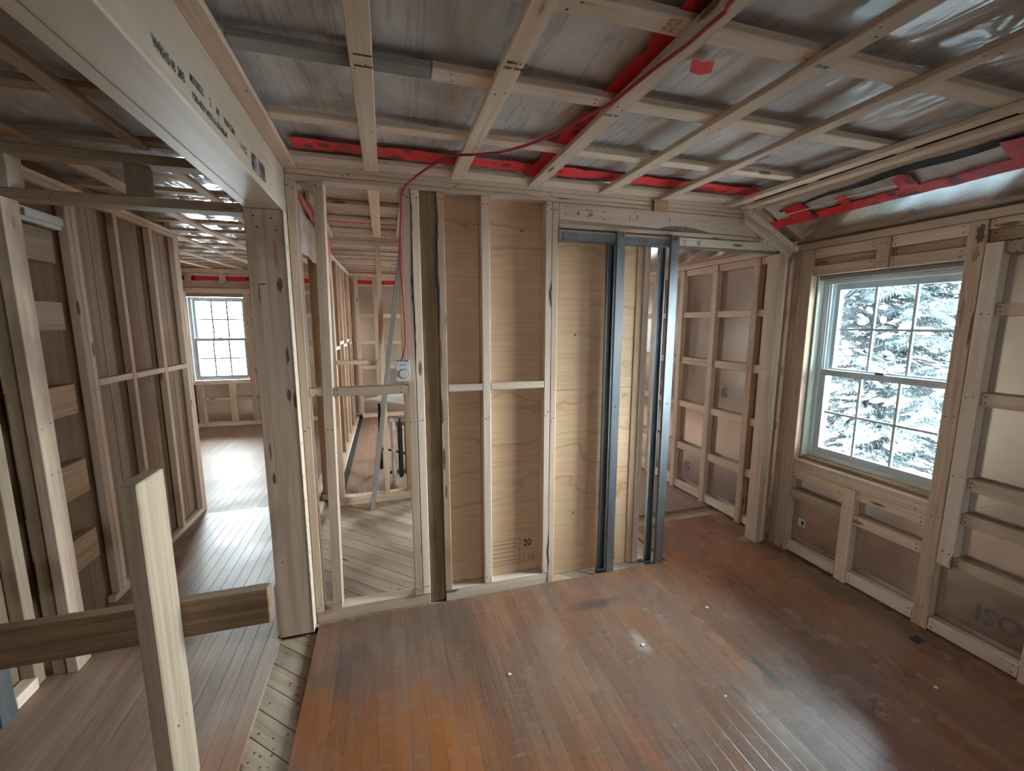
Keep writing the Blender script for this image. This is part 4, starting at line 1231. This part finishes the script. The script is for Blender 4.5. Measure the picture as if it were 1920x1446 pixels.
for x0, x1, lab in ((-3.0, -0.6, 'red tape band on the end wall above the far window'), (-0.38, 0.9, 'red tape band on the end wall of the narrow room')):
    bm = bmesh.new()
    quad_strip(bm, [[(x, 7.092, 2.096 + 0.004 * math.sin(x * 13)), (x, 7.092, 2.158 + 0.004 * math.sin(x * 9))] for x in [x0 + (x1 - x0) * k / 30 for k in range(31)]])
    tag(finish('red_tape', bm, 'red_tape'), lab, 'tape', 'red tape on the end wall')
    bm = bmesh.new()
    quad_strip(bm, [[(x, 7.0965, 2.06), (x, 7.0965, 2.2)] for x in [x0 + (x1 - x0) * k / 10 for k in range(11)]])
    tag(finish('poly_flap', bm, 'white_poly'), 'white plastic behind the ' + lab, 'plastic sheet')

# ------------------------------------------------------------------ thermostat with red cable
th = empty('thermostat', (0.074, 2.13, 1.219), 'white dial thermostat hanging by the red cable on the closet stud', 'thermostat')


def rounded_box(name, x0, x1, y0, y1, z0, z1, mat, parent, bev=0.004):
    bm = bmesh.new()
    hexa(bm, corners(x0, x1, y0, y1, z0, z1))
    bmesh.ops.recalc_face_normals(bm, faces=bm.faces)
    bmesh.ops.bevel(bm, geom=list(bm.edges), offset=bev, segments=2, affect='EDGES')
    return finish(name, bm, mat, None, parent)


tb = rounded_box('thermostat_case', 0.040, 0.110, 2.122, 2.1505, 1.219, 1.325, 'white_plastic', th)
slab('vent_slot', [(0.050 + i * 0.011, 0.0555 + i * 0.011, 2.1213, 2.1222, 1.315, 1.3235) for i in range(5)], 'dark_gap', parent=tb)
slab('name_strip', [(0.058, 0.092, 2.1213, 2.1222, 1.298, 1.302)], 'foil_ink', parent=tb)


def cyl(name, c, axis, r, h, mat, parent, k=28, r2=None):
    bm = bmesh.new()
    a = Vector(axis).normalized()
    u = a.orthogonal().normalized()
    w = a.cross(u)
    r2 = r if r2 is None else r2
    A = [bm.verts.new(Vector(c) + r * (math.cos(2 * PI * i / k) * u + math.sin(2 * PI * i / k) * w)) for i in range(k)]
    B = [bm.verts.new(Vector(c) + a * h + r2 * (math.cos(2 * PI * i / k) * u + math.sin(2 * PI * i / k) * w)) for i in range(k)]
    for i in range(k):
        bm.faces.new((A[i], A[(i + 1) % k], B[(i + 1) % k], B[i]))
    bm.faces.new(A[::-1])
    bm.faces.new(B)
    bmesh.ops.recalc_face_normals(bm, faces=bm.faces)
    return finish(name, bm, mat, None, parent)


dl = cyl('dial', (0.076, 2.1225, 1.256), (0, -1, 0), 0.021, 0.007, 'white_plastic', th, r2=0.019)
cyl('dial_ring', (0.076, 2.1225, 1.256), (0, -1, 0), 0.0245, 0.0015, 'foil_ink', dl)

cab = [(0.70, -1.2, 2.160), (0.70, -0.2, 2.160), (0.713, 0.55, 2.161), (0.716, 0.804, 2.161), (0.727, 0.842, 2.161), (0.724, 0.898, 2.161), (0.722, 0.961, 2.161), (0.707, 1.044, 2.160), (0.694, 1.147, 2.158), (0.68, 1.242, 2.155),
       (0.643, 1.334, 2.154), (0.613, 1.433, 2.153), (0.547, 1.572, 2.153), (0.462, 1.681, 2.153), (0.384, 1.737, 2.155), (0.267, 1.81, 2.158), (0.190, 1.99, 2.158), (0.140, 2.115, 2.150), (0.103, 2.139, 2.104), (0.092, 2.141, 2.01),
       (0.081, 2.141, 1.816), (0.089, 2.141, 1.618), (0.094, 2.142, 1.42), (0.082, 2.139, 1.355), (0.067, 2.137, 1.318)]
tag(tube('power_cable', cab, 0.0050, 'red_cable'), 'red electrical cable looping from the ceiling strap down to the thermostat', 'cable')
tag(tube('cable', [slope(0.31, y, 0.022) + Vector((0, 0, 0.004 * math.sin(y * 5))) for y in (2.0, 1.8, 1.6, 1.45)], 0.004, 'window_vinyl', k=6), 'short pale strand of plastic lying along the sloped seam', 'strand')

# ------------------------------------------------------------------ leaning lath, table, radiator
cs = corners(-0.181, -0.142, 3.475, 3.497, -0.0195, 2.02)
for i in range(4, 8):
    cs[i] += Vector((0.296, 0.115, 0))
tag(plank('leaning_lath', cs, 'grey_lumber'), 'long grey lath leaning sideways in the closet against the second stud wall', 'lath')

tabc = Vector((-0.235, 4.50, 0))
ta, tbv = Vector((0.675, -0.738, 0)), Vector((0.738, 0.675, 0))
tbl = empty('folding_table', tuple(tabc + ta * 0.4 + tbv * 0.3), 'white topped table with black legs behind the second stud wall', 'table')
bm = bmesh.new()
P4 = [tabc, tabc + ta * 0.86, tabc + ta * 0.86 + tbv * 0.62, tabc + tbv * 0.62]
hexa(bm, [p + Vector((0, 0, 0.712)) for p in P4] + [p + Vector((0, 0, 0.738)) for p in P4])
bmesh.ops.recalc_face_normals(bm, faces=bm.faces)
bmesh.ops.bevel(bm, geom=list(bm.edges), offset=0.004, segments=2, affect='EDGES')
finish('table_top', bm, 'white_top', None, tbl)
for u, w in ((0.12, 0.08), (0.74, 0.08), (0.12, 0.54), (0.74, 0.54)):
    q = tabc + ta * u + tbv * w
    tube('leg', [(q.x, q.y, 0.711), (q.x, q.y, 0.3), (q.x, q.y, 0.001)], 0.017, 'black_metal', tbl, 8, 2)
for w in (0.08, 0.54):
    q0, q1 = tabc + ta * 0.12 + tbv * w, tabc + ta * 0.74 + tbv * w
    tube('cross_bar', [(q0.x, q0.y, 0.22), ((q0.x + q1.x) / 2, (q0.y + q1.y) / 2, 0.22), (q1.x, q1.y, 0.22)], 0.012, 'black_metal', tbl, 8, 2)

rad = empty('radiator', (0.16, 3.98, 0), 'old cast iron radiator standing behind the second stud wall', 'radiator')
for i in range(4):
    x = 0.028 + i * 0.062
    bm = bmesh.new()
    prof = []
    sec = []
    # section outline in (y, z): two columns joined by rounded headers
    for (z, w) in ((0.075, 0.045), (0.09, 0.066), (0.13, 0.072), (0.15, 0.066), (0.53, 0.066), (0.56, 0.074), (0.60, 0.070), (0.622, 0.040)):
        sec.append((z, w))
    for s in (-1, 1):
        ring_prev = None
        for (z, w) in sec:
            cy = 3.985 + s * 0.035
            rx, ry = 0.022, 0.026 if 0.14 < z < 0.54 else 0.036
            if z in (0.622, 0.075):
                rx, ry = 0.012, 0.022
            ring = [bm.verts.new((x + rx * math.cos(2 * PI * j / 12), cy + ry * math.sin(2 * PI * j / 12), z)) for j in range(12)]
            if ring_prev:
                for j in range(12):
                    bm.faces.new((ring_prev[j], ring_prev[(j + 1) % 12], ring[(j + 1) % 12], ring[j]))
            else:
                bm.faces.new(ring[::-1])
            ring_prev = ring
        bm.faces.new(ring_prev)
    hexa(bm, corners(x - 0.016, x + 0.016, 3.955, 4.015, 0.545, 0.615))
    hexa(bm, corners(x - 0.016, x + 0.016, 3.955, 4.015, 0.085, 0.145))
    bmesh.ops.recalc_face_normals(bm, faces=bm.faces)
    sc_ = finish('radiator_section', bm, 'radiator_enamel' if i == 0 else 'black_metal', None, rad, smooth=True)  # sections behind the first are backlit; their shade is painted as black
    if i in (0, 3):
        for s in (-1, 1):
            cyl('foot', (x, 3.985 + s * 0.05, 0.001), (0, 0, 1), 0.018, 0.085, 'radiator_enamel', rad, 10, 0.012)
for z in (0.115, 0.58):
    cyl('header_pipe', (0.03, 3.985, z), (1, 0, 0), 0.020, 0.186, 'radiator_enamel', rad, 12)
cyl('valve', (-0.012, 3.985, 0.115), (1, 0, 0), 0.014, 0.04, 'black_metal', rad, 12)

# ------------------------------------------------------------------ floor details
slab('floor_hole', [(2.352, 2.410, 1.190, 1.226, 0.0002, 0.0012)], 'dark_gap', None, 'small black square hole in the floor beside the right wall strap', 'hole')
slab('floor_hole', [(2.300, 2.380, 2.175, 2.245, 0.0002, 0.0012)], 'brown_lumber', None, 'dark patch of missing floor beside the corner stud of the pocket door', 'hole')
slab('floor_hole', [(1.495, 1.535, 2.19, 2.225, -0.0198, -0.0185)], 'dark_gap', None, 'black notch at the foot of the right steel stud', 'hole')


def crumb(x, y, s, label, seed):
    bm = bmesh.new()
    rr = random.Random(seed)
    bmesh.ops.create_icosphere(bm, subdivisions=2, radius=s)
    for v in bm.verts:
        v.co = Vector((v.co.x * 1.2 * rr.uniform(0.75, 1.2), v.co.y * rr.uniform(0.75, 1.2), v.co.z * 0.4 * rr.uniform(0.7, 1.2)))
    bmesh.ops.translate(bm, verts=bm.verts, vec=(x, y, s * 0.36))
    return tag(finish('plaster_crumb', bm, 'white_crumb'), label, 'debris', 'plaster crumbs on the floor')


crumb(1.101, 1.549, 0.008, 'white plaster crumb in the middle of the front room floor', 1)
crumb(1.580, 1.683, 0.009, 'white plaster crumb on the floor, nearest the pocket door', 2)
crumb(0.452, 1.565, 0.007, 'white plaster crumb on the floor in front of the plywood bays', 3)
crumb(2.134, 0.997, 0.007, 'white plaster crumb on the floor near the right picture edge', 4)
crumb(1.263, 1.212, 0.005, 'tiny white crumb on the floor at the bottom middle', 5)

# ------------------------------------------------------------------ stains soaked into some boards


def stain(parent, c, U, V, ru, rv, mat, seed):
    rr = random.Random(seed)
    bm = bmesh.new()
    c, U, V = Vector(c), Vector(U), Vector(V)
    vs = []
    for i in range(18):
        a = 2 * PI * i / 18
        k = rr.uniform(0.62, 1.05)
        vs.append(bm.verts.new(c + U * (ru * k * math.cos(a)) + V * (rv * k * math.sin(a))))
    bm.faces.new(vs)
    finish('stain', bm, mat, None, parent)


king = [o for o in bpy.data.objects if o.get('label', '').startswith('full height stained strap')][0]
for (y, z, ru, rv, m, sd) in ((1.262, 1.885, 0.017, 0.050, 'gouge', 1), (1.268, 1.80, 0.013, 0.035, 'rust_stain', 2), (1.285, 1.55, 0.006, 0.09, 'rust_stain', 3), (1.248, 1.47, 0.0045, 0.10, 'gouge', 4)):
    stain(king, (2.4995, y, z), (0, 1, 0), (0, 0, 1), ru, rv, m, sd)
pst = bpy.data.objects['wall_post']
for (x, z, ru, rv, m, sd) in ((-0.428, 1.66, 0.012, 0.035, 'gouge', 5), (-0.436, 1.80, 0.008, 0.07, 'rust_stain', 6), (-0.420, 1.36, 0.008, 0.045, 'gouge', 7), (-0.424, 1.18, 0.010, 0.035, 'gouge', 8),
                           (-0.518, 0.93, 0.0035, 0.05, 'gouge', 9), (-0.512, 0.80, 0.008, 0.03, 'gouge', 10), (-0.510, 1.62, 0.003, 0.055, 'gouge', 11), (-0.50, 1.90, 0.005, 0.006, 'nail', 12), (-0.428, 1.89, 0.005, 0.006, 'nail', 13), (-0.495, 1.665, 0.018, 0.004, 'gouge', 14)):
    stain(pst, (x, 2.0795, z), (1, 0, 0), (0, 0, 1), ru, rv, m, sd)
rag = [o for o in bpy.data.objects if o.get('label', '').startswith('ragged stud')][0]
for (x, z, ru, rv, sd) in ((0.263, 1.05, 0.006, 0.09, 15), (0.268, 0.80, 0.007, 0.07, 16), (0.264, 1.35, 0.004, 0.08, 17), (0.275, 0.62, 0.006, 0.04, 18)):
    stain(rag, (x, 2.1515, z), (1, 0, 0), (0, 0, 1), ru, rv, 'gouge', sd)

# ------------------------------------------------------------------ outside: snow and trees
bm = bmesh.new()
n = 24
g = [[bm.verts.new((-40 + 80 * i / n, -40 + 80 * j / n, -3.2 + 0.25 * noise.noise(Vector((i * 0.7, j * 0.7, 0))))) for j in range(n + 1)] for i in range(n + 1)]
for i in range(n):
    for j in range(n):
        bm.faces.new((g[i][j], g[i + 1][j], g[i + 1][j + 1], g[i][j + 1]))
tag(finish('snow_ground', bm, 'snow_field', smooth=True), 'snow covered ground outside the house', 'ground', None, 'structure')


def conifer(x, y, h, label, seed):
    rr = random.Random(seed)
    z0 = -3.2
    root = empty('conifer', (x, y, z0), label, 'tree', 'snowy conifers outside the right window')
    tube('trunk', [(x, y, z0 - 0.1), (x + 0.05, y, z0 + h * 0.4), (x, y + 0.03, z0 + h * 0.75), (x, y, z0 + h)], 0.11, 'bark', root, 8, 3)
    fol, sn, br = bmesh.new(), bmesh.new(), bmesh.new()
    nb = 250
    for i in range(nb):
        t = 0.12 + 0.86 * i / nb
        zb = z0 + h * t
        L = (1 - t) ** 0.7 * h * 0.40 + 0.3
        az = i * 2.399 + rr.uniform(-0.4, 0.4)
        d = Vector((math.cos(az), math.sin(az), 0))
        sd = Vector((-d.y, d.x, 0))
        pts = []
        for k in range(9):
            s = k / 8
            pts.append(Vector((x, y, zb)) + d * (L * s) + Vector((0, 0, -0.35 * L * s + 0.22 * L * s * s)) + sd * (0.06 * L * math.sin(s * 4 + i)))
        for a, b in zip(pts, pts[1:]):
            w = 0.014
            v = [br.verts.new(a - sd * w), br.verts.new(a + sd * w), br.verts.new(b + sd * w * 0.7), br.verts.new(b - sd * w * 0.7)]
            br.faces.new(v)
            u = [br.verts.new(a - Vector((0, 0, w))), br.verts.new(a + Vector((0, 0, w))), br.verts.new(b + Vector((0, 0, w * 0.7))), br.verts.new(b - Vector((0, 0, w * 0.7)))]
            br.faces.new(u)
        for k in range(1, 9):
            for side in (-1, 1):
                for q in range(4):
                    s = min(1.0, (k + rr.uniform(-0.5, 0.5)) / 8)
                    base = pts[min(8, max(0, round(s * 8)))]
                    tl = max(0.35, L * 0.34 * (1.05 - s * 0.6)) * rr.uniform(0.6, 1.2)
                    td = (d * rr.uniform(0.35, 0.8) + sd * side * rr.uniform(0.6, 1.0) + Vector((0, 0, rr.uniform(-0.55, 0.05)))).normalized()
                    tn = td.cross(Vector((rr.uniform(-0.4, 0.4), rr.uniform(-0.4, 0.4), 1))).normalized()
                    nn = 6
                    for j in range(nn):
                        c = base + td * (tl * (j + 0.5) / nn)
                        ln = 0.13 * rr.uniform(0.7, 1.3)
                        for s2 in (-1, 1):
                            tip = c + (td * 0.8 + tn * s2 * 0.8 + Vector((0, 0, rr.uniform(-0.5, 0.3)))) * ln
                            v = [fol.verts.new(c - td * 0.016), fol.verts.new(c + td * 0.024 + Vector((0, 0, 0.016))), fol.verts.new(tip)]
                            fol.faces.new(v)
                    if rr.random() < 0.19:
                        c = base + td * tl * 0.5 + Vector((0, 0, 0.02))
                        r1, r2 = tl * rr.uniform(0.22, 0.42), tl * rr.uniform(0.08, 0.16)
                        ring = [sn.verts.new(c + td * r1 * math.cos(2 * PI * j / 7) * rr.uniform(0.7, 1.1) + tn * r2 * math.sin(2 * PI * j / 7) * rr.uniform(0.7, 1.1)) for j in range(7)]
                        top = sn.verts.new(c + Vector((0, 0, r2 * 0.7)))
                        for j in range(7):
                            sn.faces.new((ring[j], ring[(j + 1) % 7], top))
                        sn.faces.new(ring[::-1])
    finish('branches', br, 'bark', None, root)['kind'] = 'stuff'
    finish('needles', fol, 'needles', None, root)['kind'] = 'stuff'
    finish('snow_clumps', sn, 'snow', None, root)['kind'] = 'stuff'


conifer(11.0, 6.9, 8.8, 'snowy conifer outside the right window, nearer one', 11)
conifer(19.0, 13.6, 10.5, 'snowy conifer outside the right window, standing farther back', 23)


def bare_tree(x, y, label, seed):
    rr = random.Random(seed)
    z0 = -3.2
    root = empty('bare_tree', (x, y, z0), label, 'tree')
    for i in range(7):
        a = rr.uniform(0, 2 * PI)
        dx, dy = math.cos(a) * rr.uniform(0.3, 0.9), math.sin(a) * rr.uniform(0.2, 0.6)
        hh = rr.uniform(2.8, 4.3)
        tube('stem', [(x, y, z0), (x + dx * 0.35, y + dy * 0.35, z0 + hh * 0.45), (x + dx * 0.8, y + dy * 0.8, z0 + hh * 0.8), (x + dx * 1.4, y + dy * 1.2, z0 + hh)], 0.016, 'bark', root, 5, 2)


bare_tree(-3.95, 10.6, 'bare shrub outside the far window', 5)
